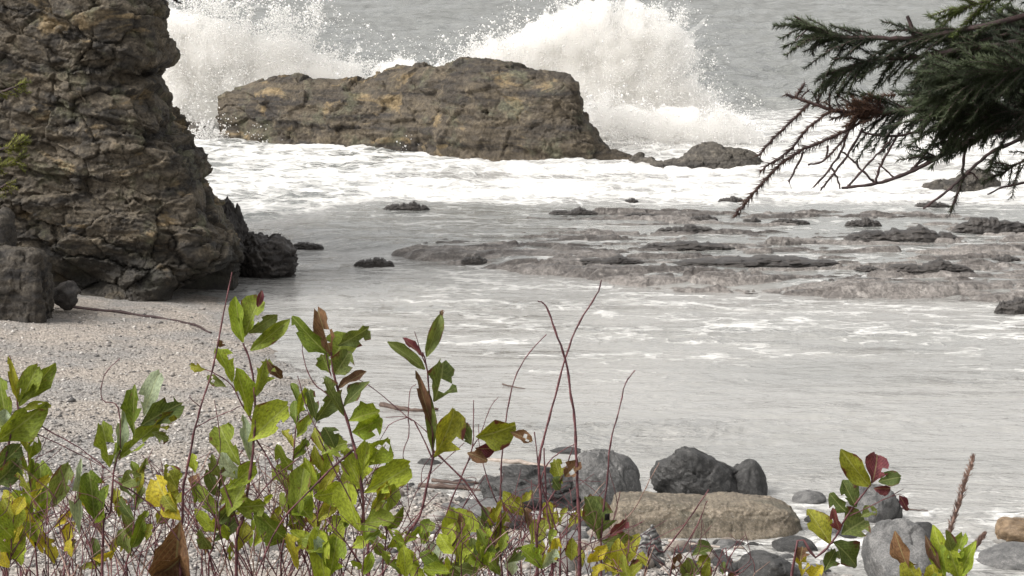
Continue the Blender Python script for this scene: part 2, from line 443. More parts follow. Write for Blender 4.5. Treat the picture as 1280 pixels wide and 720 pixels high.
def ground_z(x, y):
    xs = np.interp(y, _sh[:, 0], _sh[:, 1])
    xs = xs + np.where(y < _sh[0, 0], (_sh[0, 0] - y) * 2.0, 0) - np.where(y > _sh[-1, 0], (y - _sh[-1, 0]) * 0.4, 0)
    e = (xs - x) * 0.62 + 0.5 * fbm(x * 0.5, y * 0.5, 3.3, 3, 5)
    z = np.where(e > 0, 0.10 * e, 0.16 * e)
    z = np.clip(z, -1.6, 0.9) + 0.03 * fbm(x * 1.3, y * 1.3, 1.0, 3, 9)
    t = np.clip((17.0 - y) / (17.0 - 4.8), 0, 1)
    bl = 6.3 * (t ** 1.1) + 0.25 * fbm(x * 0.4, y * 0.4, 8, 3, 31) * (t > 0)
    return np.maximum(z, bl + np.where(t > 0, 0, -9))

gx = np.unique(np.concatenate([np.linspace(-90, -14, 60), np.linspace(-14, 9, 170), np.linspace(9, 90, 60)]))
gy = np.unique(np.concatenate([np.linspace(-25, 27, 110), np.linspace(27, 56, 170), np.linspace(56, 130, 40)]))
Xg, Yg = np.meshgrid(gx, gy)
gm = mesh_np('ground', np.stack([Xg, Yg, ground_z(Xg, Yg)], -1), grid_faces(len(gy), len(gx)))
tag(link('ground', gm, M['ground']), kind='structure')

# ------------------------------------------------------------------ reef shelf and sea
NEAR_PX = [(330, 303), (430, 322), (560, 338), (700, 353), (850, 372), (1050, 381), (1280, 388)]
FAR_PX = [(330, 282), (430, 266), (500, 256), (640, 264), (800, 262), (1000, 262), (1280, 264)]
_nr = np.array([[G(*p).x, G(*p).y] for p in NEAR_PX])
_fr = np.array([[G(*p).x, G(*p).y] for p in FAR_PX])
def d_near(x): return np.interp(x, _nr[:, 0], _nr[:, 1]) + 0.5 * pn(x * 0.6, 2.2) + 0.2 * pn(x * 2.3, 5.2)
def d_far(x): return np.interp(x, _fr[:, 0], _fr[:, 1]) + 1.2 * pn(x * 0.25, 9.1)

def reef_z(x, y):
    dn, df = d_near(x), d_far(x)
    body = sm(-0.5, 1.5, y - dn) * sm(1.0, -2.5, y - df) * sm(-7.2, -1.8, x + 0.25 * (60 - y))
    big = fbm(x * 0.10, y * 0.28, 0.5, 4, 41)
    mid = fbm(x * 0.28, y * 1.5, 1.5, 5, 47, 0.6)
    st = -(y * 0.85 + x * 0.03 + 1.2 * fbm(x * 0.12, y * 0.2, 7, 3, 53))
    saw = st - np.floor(st)
    terr = np.where(saw < 0.85, saw / 0.85, (1 - saw) / 0.15) - 0.5
    wv_ = 0.5 * fbm(x * 0.4, y * 0.8, 4.4, 4, 59)
    f1, e1 = facets(x * 0.42 + wv_, y * 1.25 + wv_, 0.0 * x + 3.3, 61)
    f2, e2 = facets(x * 1.5 + wv_, y * 3.6 + wv_, 0.0 * x + 5.1, 63)
    z = 0.135 + 0.17 * big + 0.10 * mid + 0.12 * terr + 0.13 * f1 - 0.09 * np.exp(-(e1 / 0.05) ** 2) + 0.045 * f2 - 0.04 * np.exp(-(e2 / 0.07) ** 2)
    z = z + 0.06 * np.exp(-((y - dn - 1.8) / 1.3) ** 2)
    return -0.9 + (z + 0.9) * body

rows = np.linspace(50.5, 78, 300)
cols = np.concatenate([np.linspace(-12, 15.5, 640), np.linspace(15.6, 40, 40)])
Xr, Yr = np.meshgrid(cols, rows)
rm = mesh_np('reef', np.stack([Xr, Yr, reef_z(Xr, Yr)], -1), grid_faces(len(rows), len(cols)))
tag(link('reef', rm, M['reef']), kind='structure')

ys = np.concatenate([np.linspace(735, -72, 530)])
rowY = np.array([G(640, p).y for p in ys])
rowY = np.concatenate([[18, 22, 25, 27], rowY[rowY > 28], np.geomspace(max(rowY) * 1.3, 15000, 12)])
uu = np.concatenate([np.linspace(-0.9, -0.24, 24)[:-1], np.linspace(-0.24, 0.24, 500), np.linspace(0.24, 0.9, 24)[1:]])
U, Y = np.meshgrid(uu, rowY)
X = U * (Y + 6)
dn, df = d_near(X), d_far(X)
reefm = sm(0.9, 2.8, Y - dn) * sm(-9.5, -6.5, X + 0.25 * (60 - Y))
surf = sm(-1.0, 1.5, Y - df)
sea = sm(96, 122, Y + 5 * fbm(X * 0.08, Y * 0.03, 4, 3, 77))
lag = 1 - np.maximum(reefm, surf)
wn1 = fbm(X * 0.55, Y * 1.3, 0.3, 5, 61, 0.55)
wn2 = fbm(X * 1.3, Y * 2.6, 5.3, 4, 62, 0.6)
h_lag = (0.02 + 0.06 * sm(-0.05, 0.4, fbm(X * 0.10, Y * 0.35, 21.0, 3, 64))) * fbm(X * 0.9, Y * 2.0, 1.1, 5, 63, 0.65)
h_reef = 0.16 + 0.05 * wn1
ridge = lambda y0, w, s: np.exp(-(((Y - y0 - 2.0 * fbm(X * 0.12, 1.0 * s, 0, 3, 80 + s)) / w) ** 2)) * (0.5 + 0.8 * (fbm(X * 0.18, 3.0 * s, 0, 3, 90 + s) + 0.4))
h_surf = 0.14 + 0.14 * wn1 + 0.09 * wn2 + 0.22 * ridge(76, 0.9, 1) + 0.30 * ridge(82, 1.2, 2) + 0.3 * ridge(90, 1.4, 3) + 0.5 * ridge(101, 2.0, 4)
fade = 1.0 / (1 + (Y / 900) ** 2)
h_sea = 0.3 + fade * (0.75 * fbm(X * 0.11 + 0.01 * Y, Y * 0.17, 2.2, 5, 101, 0.68) + 0.35 * fbm(X * 0.035, Y * 0.05, 3.2, 2, 103, 0.6))
H = h_lag * (1 - reefm) + h_reef * reefm
H = H * (1 - surf) + h_surf * surf
H = H * (1 - sea) + h_sea * sea
# foam
foam_lines = [[(430, 330), (560, 345), (700, 361), (850, 381), (1050, 390), (1280, 398)],
              [(480, 372), (620, 379), (760, 391), (1000, 402), (1280, 408)],
              [(470, 391), (560, 392), (650, 402), (740, 412), (830, 424), (960, 438), (1280, 462)],
              [(830, 398), (1000, 412), (1280, 420)]]
F_l = np.zeros_like(X)
for q, pts in enumerate(foam_lines):
    a = np.array([[G(*p).x, G(*p).y] for p in pts])
    yl = np.interp(X, a[:, 0], a[:, 1])
    wv = Y - yl + 1.1 * fbm(X * 0.45, Y * 0.5, 1.0 + q, 5, 120 + q, 0.6)
    width = (0.6, 0.65, 0.5, 0.8)[q] * (0.6 + 0.9 * np.clip(fbm(X * 0.4, Y * 0.3, 14.0 + q, 2, 133) + 0.5, 0, 1))
    ends = sm(a[0, 0] - 0.4, a[0, 0] + 0.8, X)
    F_l = np.maximum(F_l, ends * np.exp(-(wv / width) ** 2) * (0.32 + 0.36 * (0.5 + fbm(X * 0.6, Y * 0.6, 2.0 + q, 3, 130 + q))))
edge = np.exp(-np.clip(dn - Y, 0, 99) / 1.6) * (Y < dn + 0.6) * (0.34 + 0.5 * fbm(X * 0.5, Y * 1.5, 6.0, 4, 140))
patch = sm(41, 46, Y) * sm(-0.1, 0.45, fbm(X * 0.30, Y * 0.8, 7.7, 5, 150, 0.6)) * 0.5 * sm(-6, -1, X)
near = sm(37, 32, Y) * (0.42 + 0.9 * fbm(X * 1.0, Y * 2.2, 8.8, 4, 160))
F = lag * np.clip(np.maximum.reduce([F_l, edge, patch, near]), 0, 1)
F = F + reefm * (1 - surf) * np.clip(0.26 + 0.6 * fbm(X * 0.3, Y * 1.2, 9.9, 4, 170), 0, 0.6)
Fs = 0.76 + 0.7 * fbm(X * 0.22, Y * 0.55, 10.9, 5, 180, 0.6) + 0.25 * wn1
F = F * (1 - surf) + surf * np.clip(Fs, 0.15, 1.1)
caps = sm(0.42, 0.6, fbm(X * 0.08, Y * 0.10, 12.2, 5, 190, 0.62)) * 0.35
F = F * (1 - sea) + sea * caps
murk = np.clip(lag * (0.95 + 0.3 * fbm(X * 0.15, Y * 0.3, 4.4, 3, 200)) + reefm * 0.6 + surf * 0.4, 0, 1) * (1 - sea) + sea * 0.5
chop = lag * (1 + 1.2 * sm(38, 33, Y)) * (0.36 + 0.9 * sm(0.0, 0.4, fbm(X * 0.14, Y * 0.4, 5.5, 3, 210))) + reefm * 0.12 + surf * 0.35
chop = np.clip(chop, 0, 1.6) * (1 - sea) + sea * 0.6
wm = mesh_np('sea', np.stack([X, Y, H], -1), grid_faces(*X.shape))
attr(wm, 'foam', F); attr(wm, 'murk', murk); attr(wm, 'chop', chop); attr(wm, 'open_sea', sea)
tag(link('sea', wm, M['water']), kind='structure')

def water_level(x, y):
    i = np.abs(rowY - y).argmin(); j = np.abs(U[0] - x / (y + 6)).argmin()
    return float(H[i, j])

# ------------------------------------------------------------------ rocky masses
def strata_disp(p, dip=(0.14, 0.05), layer=0.38, amp=0.22, seed=0, blocks=0.16, bs=(0.55, 0.55, 1.5)):
    x, y, z = p[..., 0], p[..., 1], p[..., 2]
    wx = 0.55 * fbm(x * 0.7, y * 0.7, z * 0.9, 4, seed + 7, 0.6)
    wz = 0.45 * fbm(x * 0.6 + 9, y * 0.6, z * 0.8, 5, seed + 1, 0.6)
    out = 0
    for (lay_, am, sd) in ((layer * 2.3, 0.8, 3), (layer * 0.8, 0.55, 23)):
        s = (z + dip[0] * x + dip[1] * y + wz) / lay_
        k = np.floor(s).astype(np.int64); f = s - k
        o = k * 0
        r0 = (_h(k, o, o, seed + sd) & 255) / 255.0
        r1 = (_h(k + 1, o, o, seed + sd) & 255) / 255.0
        t = sm(0.8, 1.0, f)
        lay = (r0 * (1 - t) + r1 * t - 0.5) + 0.35 * (f - 0.5) - 0.3 * np.exp(-((f - 0.9) / 0.07) ** 2)
        pres = np.clip(fbm(x * 0.45, y * 0.45, z * 0.7, 3, seed + sd + 5) * 1.6 + 0.45, 0.0, 1.2)
        out = out + amp * am * lay * pres
    f1, e1 = facets((x + wx * 0.5) * bs[0] * 1.5, (y + wx * 0.5) * bs[1] * 1.5, (z + dip[0] * x + wz * 0.5) * bs[2] * 1.1, seed + 9)
    f2, e2 = facets((x + wx * 0.4) * bs[0] * 4.0, (y - wx * 0.4) * bs[1] * 4.0, (z + dip[0] * x + wz * 0.4) * bs[2] * 3.0, seed + 19)
    out = out + blocks * (1.25 * f1 - 0.3 * np.exp(-(e1 / 0.045) ** 2))
    pres = sm(-0.3, 0.3, fbm(x * 0.6, y * 0.6, z * 0.6, 3, seed + 25))
    out = out + blocks * 0.5 * pres * (f2 - 0.3 * np.exp(-(e2 / 0.08) ** 2))
    return out + 0.22 * fbm(x * 0.4, y * 0.4, z * 0.4, 3, seed + 11) + 0.05 * fbm(x * 2.2, y * 2.2, z * 5.0, 5, seed + 13, 0.65)

# headland cliff on the left
prof_px = [(196, -60), (206, 0), (216, 30), (222, 56), (217, 74), (206, 80), (190, 96), (204, 112), (222, 134), (233, 152), (240, 182), (256, 215), (280, 255), (296, 295), (304, 335), (300, 362), (306, 388), (310, 402)]
pr = np.array([[P(a, b, 53.2).z, P(a, b, 53.2).x] for a, b in prof_px]); pr = pr[np.argsort(pr[:, 0])]
zz = np.concatenate([np.linspace(-0.6, 0.0, 14)[:-1], np.linspace(0.0, 6.75, 290), np.linspace(6.8, 11.0, 40)])
path = [(-30, 54), (-20, 53), (-13, 52.2), (-10, 51.9), (-8, 51.7), (-6.7, 51.9), (-6.0, 52.5), (-5.8, 53.6), (-6.1, 56), (-8, 60), (-14, 63), (-30, 64)]
pp = []
for i in range(len(path) - 1):
    p0, p1, p2, p3 = (np.array(path[max(0, min(len(path) - 1, i + j))], float) for j in (-1, 0, 1, 2))
    for t in np.linspace(0, 1, 60, endpoint=False):
        pp.append(0.5 * (2 * p1 + (p2 - p0) * t + (2 * p0 - 5 * p1 + 4 * p2 - p3) * t * t + (3 * p1 - p0 - 3 * p2 + p3) * t ** 3))
pp = np.array(pp)
sl = np.concatenate([[0], np.cumsum(np.linalg.norm(np.diff(pp, axis=0), axis=1))])
s_vis0 = sl[np.argmin(np.abs(pp[:, 0] + 12.2) + (pp[:, 1] > 58) * 99)]
s_vis1 = sl[np.argmin(np.hypot(pp[:, 0] + 6.1, pp[:, 1] - 56))]
ss_ = np.concatenate([np.linspace(0, s_vis0, 40)[:-1], np.linspace(s_vis0, s_vis1, 420), np.linspace(s_vis1, sl[-1], 50)[1:]])
cx_, cy_ = np.interp(ss_, sl, pp[:, 0]), np.interp(ss_, sl, pp[:, 1])
wgt = sm(-10.5, -6.6, cx_) * np.where(cy_ > 57, sm(64, 57, cy_), 1)
xr = np.interp(zz, pr[:, 0], pr[:, 1])
V = np.zeros((len(zz), len(ss_), 3))
V[..., 0] = cx_[None] + wgt[None] * (xr[:, None] + 5.5)
V[..., 1] = cy_[None] + 0.10 * zz[:, None] * sm(58, 54, cy_)[None]
V[..., 2] = zz[:, None]
nrm = grid_normals(V)
dsp = strata_disp(V, dip=(0.2, 0.05), layer=0.42, amp=0.36, seed=300, blocks=0.2)
for (qx, qy, rx, rz, dep) in ((98, 348, 0.8, 0.35, 1.0), (262, 374, 0.7, 0.33, 1.7), (170, 320, 0.7, 0.3, 0.35), (60, 185, 0.8, 0.25, 0.4), (225, 90, 0.3, 0.25, 0.25), (150, 100, 0.5, 0.2, 0.25)):
    c0 = P(qx, qy, 52.2)
    dsp -= dep * np.exp(-(((V[..., 0] - c0.x) / rx) ** 2 + ((V[..., 2] - c0.z) / rz) ** 2)) * (V[..., 1] < 54.5)
dsp *= np.where(V[..., 1] > 58, 0.5, 1)
V = V + nrm * (-dsp[..., None] if nrm[100, 200, 1] > 0 else dsp[..., None])
V = np.concatenate([V, np.repeat(np.array([[[-18, 58, 11.6]]]), len(ss_), 1)], 0)
org = np.array([-9.0, 54.0, 0.0])
cm = mesh_np('cliff', V - org, grid_faces(*V.shape[:2]))
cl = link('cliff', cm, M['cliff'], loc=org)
tag(cl, 'tall dark layered rock cliff rising from the left end of the beach', 'cliff')

def long_rock(name, base_px, top_px, depth, mat, seed, n=400, m=170, amp=0.2, layer=0.35, blocks=0.16, back=0.55, sink=0.6, zbase=0.0, dip=(0.06, 0.0)):
    b = np.array([[G(*p, zbase).x, G(*p, zbase).y] for p in base_px])
    x0, x1 = b[0, 0], b[-1, 0]
    xs = np.linspace(x0, x1, n)
    yf = np.interp(xs, b[:, 0], b[:, 1])
    tp = []
    for (qx, qy) in top_px:
        xg = P(qx, qy, b[:, 1].mean()).x
        yy = np.interp(xg, b[:, 0], b[:, 1]) + depth * back
        tp.append((P(qx, qy, yy).x, P(qx, qy, yy).z))
    tp = np.array(tp)
    ht = np.interp(xs, tp[:, 0], tp[:, 1])
    e = (xs - (x0 + x1) / 2) / ((x1 - x0) / 2)
    D = depth * (1 - np.abs(e) ** 5 * 0.9)
    v = np.linspace(0.0, math.pi, m)
    c, s = np.cos(v), np.sin(v)
    cc = np.sign(c) * np.abs(c) ** 0.75
    s2 = np.abs(s) ** 0.72
    Vv = np.zeros((n, m, 3))
    Vv[..., 0] = xs[:, None]
    Vv[..., 1] = yf[:, None] + depth * 0.5 + 0.25 * (1 - np.abs(e))[:, None] - (D[:, None] * 0.5) * cc[None]
    Vv[..., 2] = -sink + (ht[:, None] + sink) * s2[None]
    nr = grid_normals(Vv)
    sgn = 1.0 if (nr[n // 2, m // 2, 2] > 0) else -1.0
    d = strata_disp(Vv, dip=dip, layer=layer, amp=amp, seed=seed, blocks=blocks)
    kk = np.clip((ht + sink) / 1.5, 0.25, 1)[:, None]
    Vv = Vv + sgn * nr * (d * kk)[..., None]
    o0 = np.array([(x0 + x1) / 2, yf.mean() + depth / 2, 0.0])
    return link(name, mesh_np(name, Vv - o0, grid_faces(n, m)), mat, loc=o0)

stack = long_rock('sea_stack', [(264, 180), (300, 180), (380, 184), (450, 187), (520, 190), (600, 198), (700, 202), (800, 206)],
    [(264, 140), (270, 122), (284, 113), (300, 109), (330, 104), (372, 98), (400, 100), (440, 99), (462, 99), (480, 90), (510, 84), (555, 81), (570, 73), (600, 73), (640, 79), (680, 87), (712, 90), (719, 104), (724, 128), (734, 146), (745, 168), (762, 186), (800, 201)],
    4.4, M['stack'], 500, n=500, m=200, amp=0.25, layer=0.24, blocks=0.13, zbase=0.22)
tag(stack, 'large brown rock outcrop with waves breaking behind it', 'sea stack')
lr = long_rock('low_rock', [(782, 208), (830, 213), (900, 212), (960, 212)],
    [(782, 205), (800, 195), (815, 194), (830, 201), (850, 198), (870, 184), (890, 186), (925, 189), (945, 195), (960, 204)], 2.0, M['ledge'], 540, n=220, m=90, amp=0.14, blocks=0.14, zbase=0.22, back=0.4)
tag(lr, 'low brown ledge in the surf off the right end of the outcrop', 'rock')
lr2 = long_rock('low_rock', [(1150, 236), (1200, 238), (1258, 236)],
    [(1150, 234), (1190, 219), (1220, 211), (1240, 213), (1258, 233)], 1.6, M['ledge'], 560, n=160, m=80, amp=0.14, blocks=0.14, zbase=0.22, back=0.4)
tag(lr2, 'low rock in the white surf behind the drooping spruce twigs', 'rock')
lr3 = long_rock('low_rock', [(205, 172), (235, 175), (272, 176)],
    [(205, 158), (230, 152), (250, 154), (272, 170)], 1.2, M['ledge'], 580, n=110, m=60, amp=0.12, blocks=0.1, zbase=0.22, back=0.4)
tag(lr3, 'small wave-washed rock between the cliff and the outcrop', 'rock')

# ------------------------------------------------------------------ boulder builder
_ico = {}
def ico(sub):
    if sub not in _ico:
        import bmesh
        bm = bmesh.new()
        bmesh.ops.create_icosphere(bm, subdivisions=sub, radius=1.0)
        bm.verts.index_update()
        v = np.array([w.co[:] for w in bm.verts]); f = np.array([[w.index for w in q.verts] for q in bm.faces])
        bm.free()
        _ico[sub] = (v, f)
    return _ico[sub]

def boulder_mesh(name, seed, sub=5, planes=14, angular=0.75, rough=0.05, strat=0.0, freq=1.6, skew=0.0, box=0.0):
    r = np.random.default_rng(seed)
    v, f = ico(sub)
    n = r.normal(size=(planes, 3)); n /= np.linalg.norm(n, axis=1)[:, None]
    d = r.uniform(0.62, 1.0, planes)
    dots = v @ n.T
    rad = np.where(dots > 0.05, d[None] / np.maximum(dots, 0.05), 9)
    k = 14
    rr = -np.log(np.exp(-k * rad).sum(1) + math.exp(-k * 1.15)) / k
    rr = rr * angular + (1 - angular) * 0.85
    p = v * rr[:, None]
    if box: p = v / ((np.abs(v) ** box).sum(1) ** (1 / box))[:, None]
    nz = fbm(p[:, 0] * freq, p[:, 1] * freq, p[:, 2] * freq, 5, seed, 0.55)
    w_ = 0.25 * nz
    fa, fe = facets(p[:, 0] * 1.5 + w_, p[:, 1] * 1.5 + w_, p[:, 2] * 1.5 + w_, seed)
    fb, fd = facets(p[:, 0] * 4.2 + w_, p[:, 1] * 4.2 + w_, p[:, 2] * 4.2 + w_, seed + 5)
    crack = np.exp(-(fe / 0.035) ** 2)
    p = p * (1 + rough * 1.2 * nz + rough * 2.0 * fa + rough * 0.5 * fb - rough * 0.7 * crack)[:, None]
    if strat:
        s = p[:, 2] * 5 + 0.8 * fbm(p[:, 0] * 1.5, p[:, 1] * 1.5, 0, 3, seed + 4)
        fr = s - np.floor(s)
        p[:, :2] *= (1 + strat * (fr - 0.5))[:, None]
    p[:, 0] += skew * p[:, 2]
    mn, mx = p.min(0), p.max(0)
    p = (p - (mn + mx) / 2) / ((mx - mn) / 2)
    return mesh_np(name, p, f)

def place_boulder(name, box, me, mat, label, cat, depth=0.9, z=0.0, sink=0.55, rot=0.0, group=None, tilt=0.0):
    """box: x0, x1, ytop, ybase in the picture; the stone sits with its front foot on the surface seen at ybase"""
    x0, x1, yt, yb = box
    g = G((x0 + x1) / 2, yb, z)
    wdt = (x1 - x0) / F_PX * g.y / 2
    dep = wdt * depth
    yc = g.y + dep * 0.85
    top = P((x0 + x1) / 2, yt, yc - dep * 0.1).z
    hh = max(top - z, 0.03)
    o = link(name, me, None)
    if len(me.materials) == 0: me.materials.append(mat)
    o.material_slots[0].link = 'OBJECT'; o.material_slots[0].material = mat
    hz = hh * (1 + sink) / 2
    o.location = (g.x * yc / g.y, yc, top - hz)
    o.scale = (wdt, dep, hz)
    o.rotation_euler = (0, tilt, 0)
    return tag(o, label, cat, group)

# boulders against the cliff
place_boulder('boulder', (-40, 66, 306, 388), boulder_mesh('boulder', 21, 6, 9, 0.95, 0.06, 0.05, box=7), M['block'], 'big square-edged dark boulder at the left edge of the beach under the cliff', 'boulder', 0.8, 0.55)
place_boulder('boulder', (-50, 22, 258, 316), boulder_mesh('boulder', 22, 5, 12, 0.8, 0.07, 0.04, box=5), M['block'], 'rounded dark block resting behind and above the square boulder at the left edge', 'boulder', 0.8, 1.6)
place_boulder('boulder', (62, 104, 350, 378), boulder_mesh('boulder', 23, 4, 12, 0.9, 0.12), M['reef_rock'], 'small dark boulder in the shadowed cave at the cliff foot', 'boulder', 1.0, 0.5)
place_boulder('sea_rock', (272, 312, 246, 304), boulder_mesh('sea_rock', 26, 6, 18, 0.85, 0.14, 0.12), M['reef_rock'], 'upright dark rock poking out behind the right edge of the cliff', 'rock', 1.0, 0.1)
place_boulder('sea_rock', (286, 376, 290, 350), boulder_mesh('sea_rock', 47, 6, 18, 0.85, 0.15, 0.08), M['reef_rock'], 'jagged dark rock standing in the lagoon just right of the cliff', 'rock', 1.0, 0.0)

# boulders along the near shore
big = [
    ('boulder', (808, 944, 555, 628), 31, 6, 18, 0.85, 0.075, 'dark_boulder', 0.7, 'dark angular cracked boulder behind the tan slab, taller of the joined pair', 0.06),
    ('boulder', (900, 960, 574, 624), 32, 5, 12, 0.5, 0.04, 'dark_boulder', 0.9, 'smooth rounded dark boulder against the right side of the cracked angular one', 0.0),
    ('boulder', (712, 806, 562, 640), 33, 6, 18, 0.8, 0.06, 'grey_boulder', 0.8, 'grey peaked boulder left of the tan slab, sloping down to the right', 0.1),
    ('boulder', (594, 756, 584, 642), 34, 6, 16, 0.75, 0.08, 'dark_boulder', 0.7, 'long low dark mottled boulder behind the bare twigs', 0.03),
    ('boulder', (1078, 1182, 654, 738), 36, 6, 14, 0.8, 0.035, 'grey_boulder', 0.9, 'large smooth grey boulder at the bottom right behind the leafy sprig', -0.04),
    ('boulder', (1058, 1124, 607, 656), 37, 5, 14, 0.8, 0.05, 'grey_boulder', 0.9, 'mid-sized grey boulder standing in the water behind the reddish sprig', 0.0),
    ('boulder', (918, 1004, 690, 736), 38, 5, 14, 0.8, 0.05, 'dark_boulder', 0.9, 'dark rounded boulder in the water below the tan slab', 0.0),
    ('boulder', (1216, 1340, 678, 716), 39, 5, 12, 0.7, 0.025, 'grey_boulder', 0.9, 'flat grey stone at the right edge in front of the brown stone', 0.04),
    ('boulder', (1242, 1310, 648, 682), 40, 5, 12, 0.8, 0.05, 'brown_stone', 0.9, 'brown stone at the right edge of the water', -0.05),
    ('boulder', (988, 1034, 613, 633), 41, 4, 12, 0.7, 0.05, 'grey_boulder', 0.8, 'low pinkish grey stone in the water just right of the tan slab', 0.0),
    ('boulder', (1004, 1036, 640, 656), 42, 4, 12, 0.7, 0.05, 'dark_boulder', 0.8, 'small dark wet stone touching the right end of the tan slab', 0.0),
    ('boulder', (1098, 1128, 622, 652), 43, 4, 12, 0.7, 0.05, 'dark_boulder', 0.8, 'small dark stone leaning on the right side of the mid-sized grey boulder', 0.0),
    ('boulder', (1126, 1172, 652, 676), 44, 4, 12, 0.8, 0.06, 'dark_boulder', 0.8, 'dark stone showing just behind the top of the large smooth grey boulder', 0.0),
    ('boulder', (684, 730, 560, 570), 45, 4, 12, 0.7, 0.05, 'dark_boulder', 0.8, 'small dark stone awash behind the long mottled boulder', 0.0),
    ('boulder', (662, 726, 636, 672), 46, 4, 12, 0.7, 0.04, 'pale_stone', 0.9, 'pale rounded stone in front of the long mottled boulder', 0.0),
    ('boulder', (668, 726, 668, 722), 48, 4, 12, 0.6, 0.03, 'pale_stone', 0.9, 'pale grey smooth stone at the bottom among the bare twigs', 0.0),
    ('boulder', (556, 662, 622, 668), 49, 5, 12, 0.6, 0.05, 'grey_boulder', 0.8, 'grey hummocky stone left of the long mottled boulder on the shore', 0.05),
    ('boulder', (268, 372, 652, 700), 50, 4, 12, 0.6, 0.03, 'pale_stone', 0.9, 'pale flat stone on the beach behind the left shrub stems', 0.05),
    ('boulder', (720, 768, 634, 662), 51, 4, 12, 0.75, 0.05, 'dark_boulder', 0.8, 'dark small stone wedged at the left end of the tan slab', 0.0),
    ('boulder', (40, 112, 590, 622), 52, 4, 12, 0.6, 0.04, 'pale_stone', 0.9, 'pale low stone on the beach behind the leftmost shrub', 0.0),
    ('boulder', (720, 790, 690, 730), 53, 4, 12, 0.7, 0.05, 'grey_boulder', 0.9, 'grey stone at the bottom edge left of the striped stone', 0.0),
]
for nm, box, sd, sub, pl, ang, rg, mt, dp, lab, tl in big:
    g = G((box[0] + box[1]) / 2, box[3])
    zb = max(float(ground_z(np.array(g.x), np.array(g.y))), -0.03)
    place_boulder(nm, box, boulder_mesh(nm, sd, sub, pl, ang, rg, 0.0, 1.6, {31: -0.15, 33: -0.45, 34: -0.1, 36: -0.2}.get(sd, 0.0)), M[mt], lab, 'boulder' if box[1] - box[0] > 50 else 'stone', dp, zb, tilt=tl)
place_boulder('striped_stone', (788, 830, 656, 704), boulder_mesh('striped_stone', 54, 5, 12, 0.6, 0.05, 0.1), M['striped'], 'small upright stone with black and grey bands in front of the tan slab', 'stone', 0.8, 0.02)

# tan slab: a long block with a rounded right end and a nick in its top
def tan_slab():
    p0, p1 = G(764, 673), G(1008, 673)
    Lh = (p1.x - p0.x) / 2
    top = P(886, 617, p0.y + 0.5).z
    n, m = 240, 110
    u = np.linspace(-1, 1, n); v = np.linspace(0, 2 * math.pi, m, endpoint=False)
    c, s = np.cos(v), np.sin(v)
    e = 0.32
    cy, cz = np.sign(c) * np.abs(c) ** e, np.sign(s) * np.abs(s) ** e
    endr = np.where(u > 0, (1 - np.clip((u - 0.6) / 0.4, 0, 1) ** 2.2) ** 0.5, (1 - np.clip((-u - 0.9) / 0.1, 0, 1) ** 2) ** 0.5)
    endr = np.maximum(endr, 0.02)
    hz = (top + 0.25) / 2
    Vv = np.zeros((n, m, 3))
    Vv[..., 0] = u[:, None] * Lh + 0.16 * (cz[None] < 0) * (u[:, None] < -0.6) * (-1) * np.abs(cz[None])
    Vv[..., 1] = cy[None] * 0.48 * endr[:, None] + 0.1 * cz[None]
    Vv[..., 2] = cz[None] * hz * endr[:, None] - 0.06 * u[:, None] * 0.6
    Vv[..., 2] += np.where(cz[None] > 0.5, 1, 0) * (-0.015 * np.exp(-((u[:, None] - 0.02) / 0.06) ** 2) + 0.03 * sm(0.0, 0.05, u[:, None]) * sm(0.75, 0.3, u[:, None]))
    nr = grid_normals(np.concatenate([Vv, Vv[:, :1]], 1))[:, :m]
    ctr = Vv.mean(1, keepdims=True)
    sg = np.sign((nr * (Vv - ctr)).sum(-1, keepdims=True))
    x, y, z = Vv[..., 0], Vv[..., 1], Vv[..., 2]
    d = 0.035 * fbm(x * 2, y * 2, z * 5, 4, 71, 0.6) + 0.02 * fbm(x * 8, y * 8, z * 14, 3, 72, 0.6)
    f1, f2, cid = worley(x * 3, y * 3, z * 7, 73)
    d = d + 0.018 * (cid - 0.5) - 0.008 * np.exp(-((f2 - f1) / 0.06) ** 2)
    Vv = Vv + nr * sg * d[..., None]
    Fq = grid_faces(n, m, wrap=True)
    return link('sandstone_slab', mesh_np('sandstone_slab', Vv, Fq), M['tan_slab'], loc=((p0.x + p1.x) / 2, p0.y + 0.5, top - hz - 0.10))
tag(tan_slab(), 'long tan sandstone slab with a rounded right end lying at the waterline', 'rock')

# low rocks breaking the reef
def ridge_rock_mesh(seed):
    r = np.random.default_rng(seed)
    n, m = 90, 40
    u = np.linspace(-1, 1, n); v = np.linspace(0, math.pi, m)
    crest = 0.72 + 0.36 * fbm(u * 4.2 + seed, 1.0 * seed, 0.3, 4, seed, 0.6)
    crest = crest + 0.3 * np.exp(-((u - r.uniform(-0.4, 0.4)) / 0.25) ** 2)
    crest = 0.45 * crest + 0.55 * np.round(crest * 4 + 0.5 * pn(u * 9, seed * 3.1)) / 4
    crest = np.maximum(crest * (1 - np.abs(u) ** 6), 0.02)
    wid = (1 - np.abs(u) ** 2.5) ** 0.6 * (0.8 + 0.4 * pn(u * 2.0, seed * 1.7)) + 0.02
    V2 = np.zeros((n, m, 3))
    V2[..., 0] = u[:, None]
    c = np.cos(v); s = np.sin(v)
    V2[..., 1] = -np.sign(c)[None] * np.abs(c)[None] ** 0.7 * wid[:, None]
    V2[..., 2] = -0.35 + (crest[:, None] + 0.35) * (np.abs(s)[None] ** 0.6)
    x, y, z = V2[..., 0], V2[..., 1], V2[..., 2]
    V2[..., 2] += 0.05 * fbm(x * 9, y * 2.0, z * 1, 3, seed + 2, 0.6) * (z > -0.3)
    V2[..., 1] += 0.2 * fbm(x * 5, y * 2, z * 5, 3, seed + 3, 0.6)
    V2[..., 2] /= np.percentile(V2[..., 2].max(1), 88)
    return mesh_np('reef_rock', V2, grid_faces(n, m))

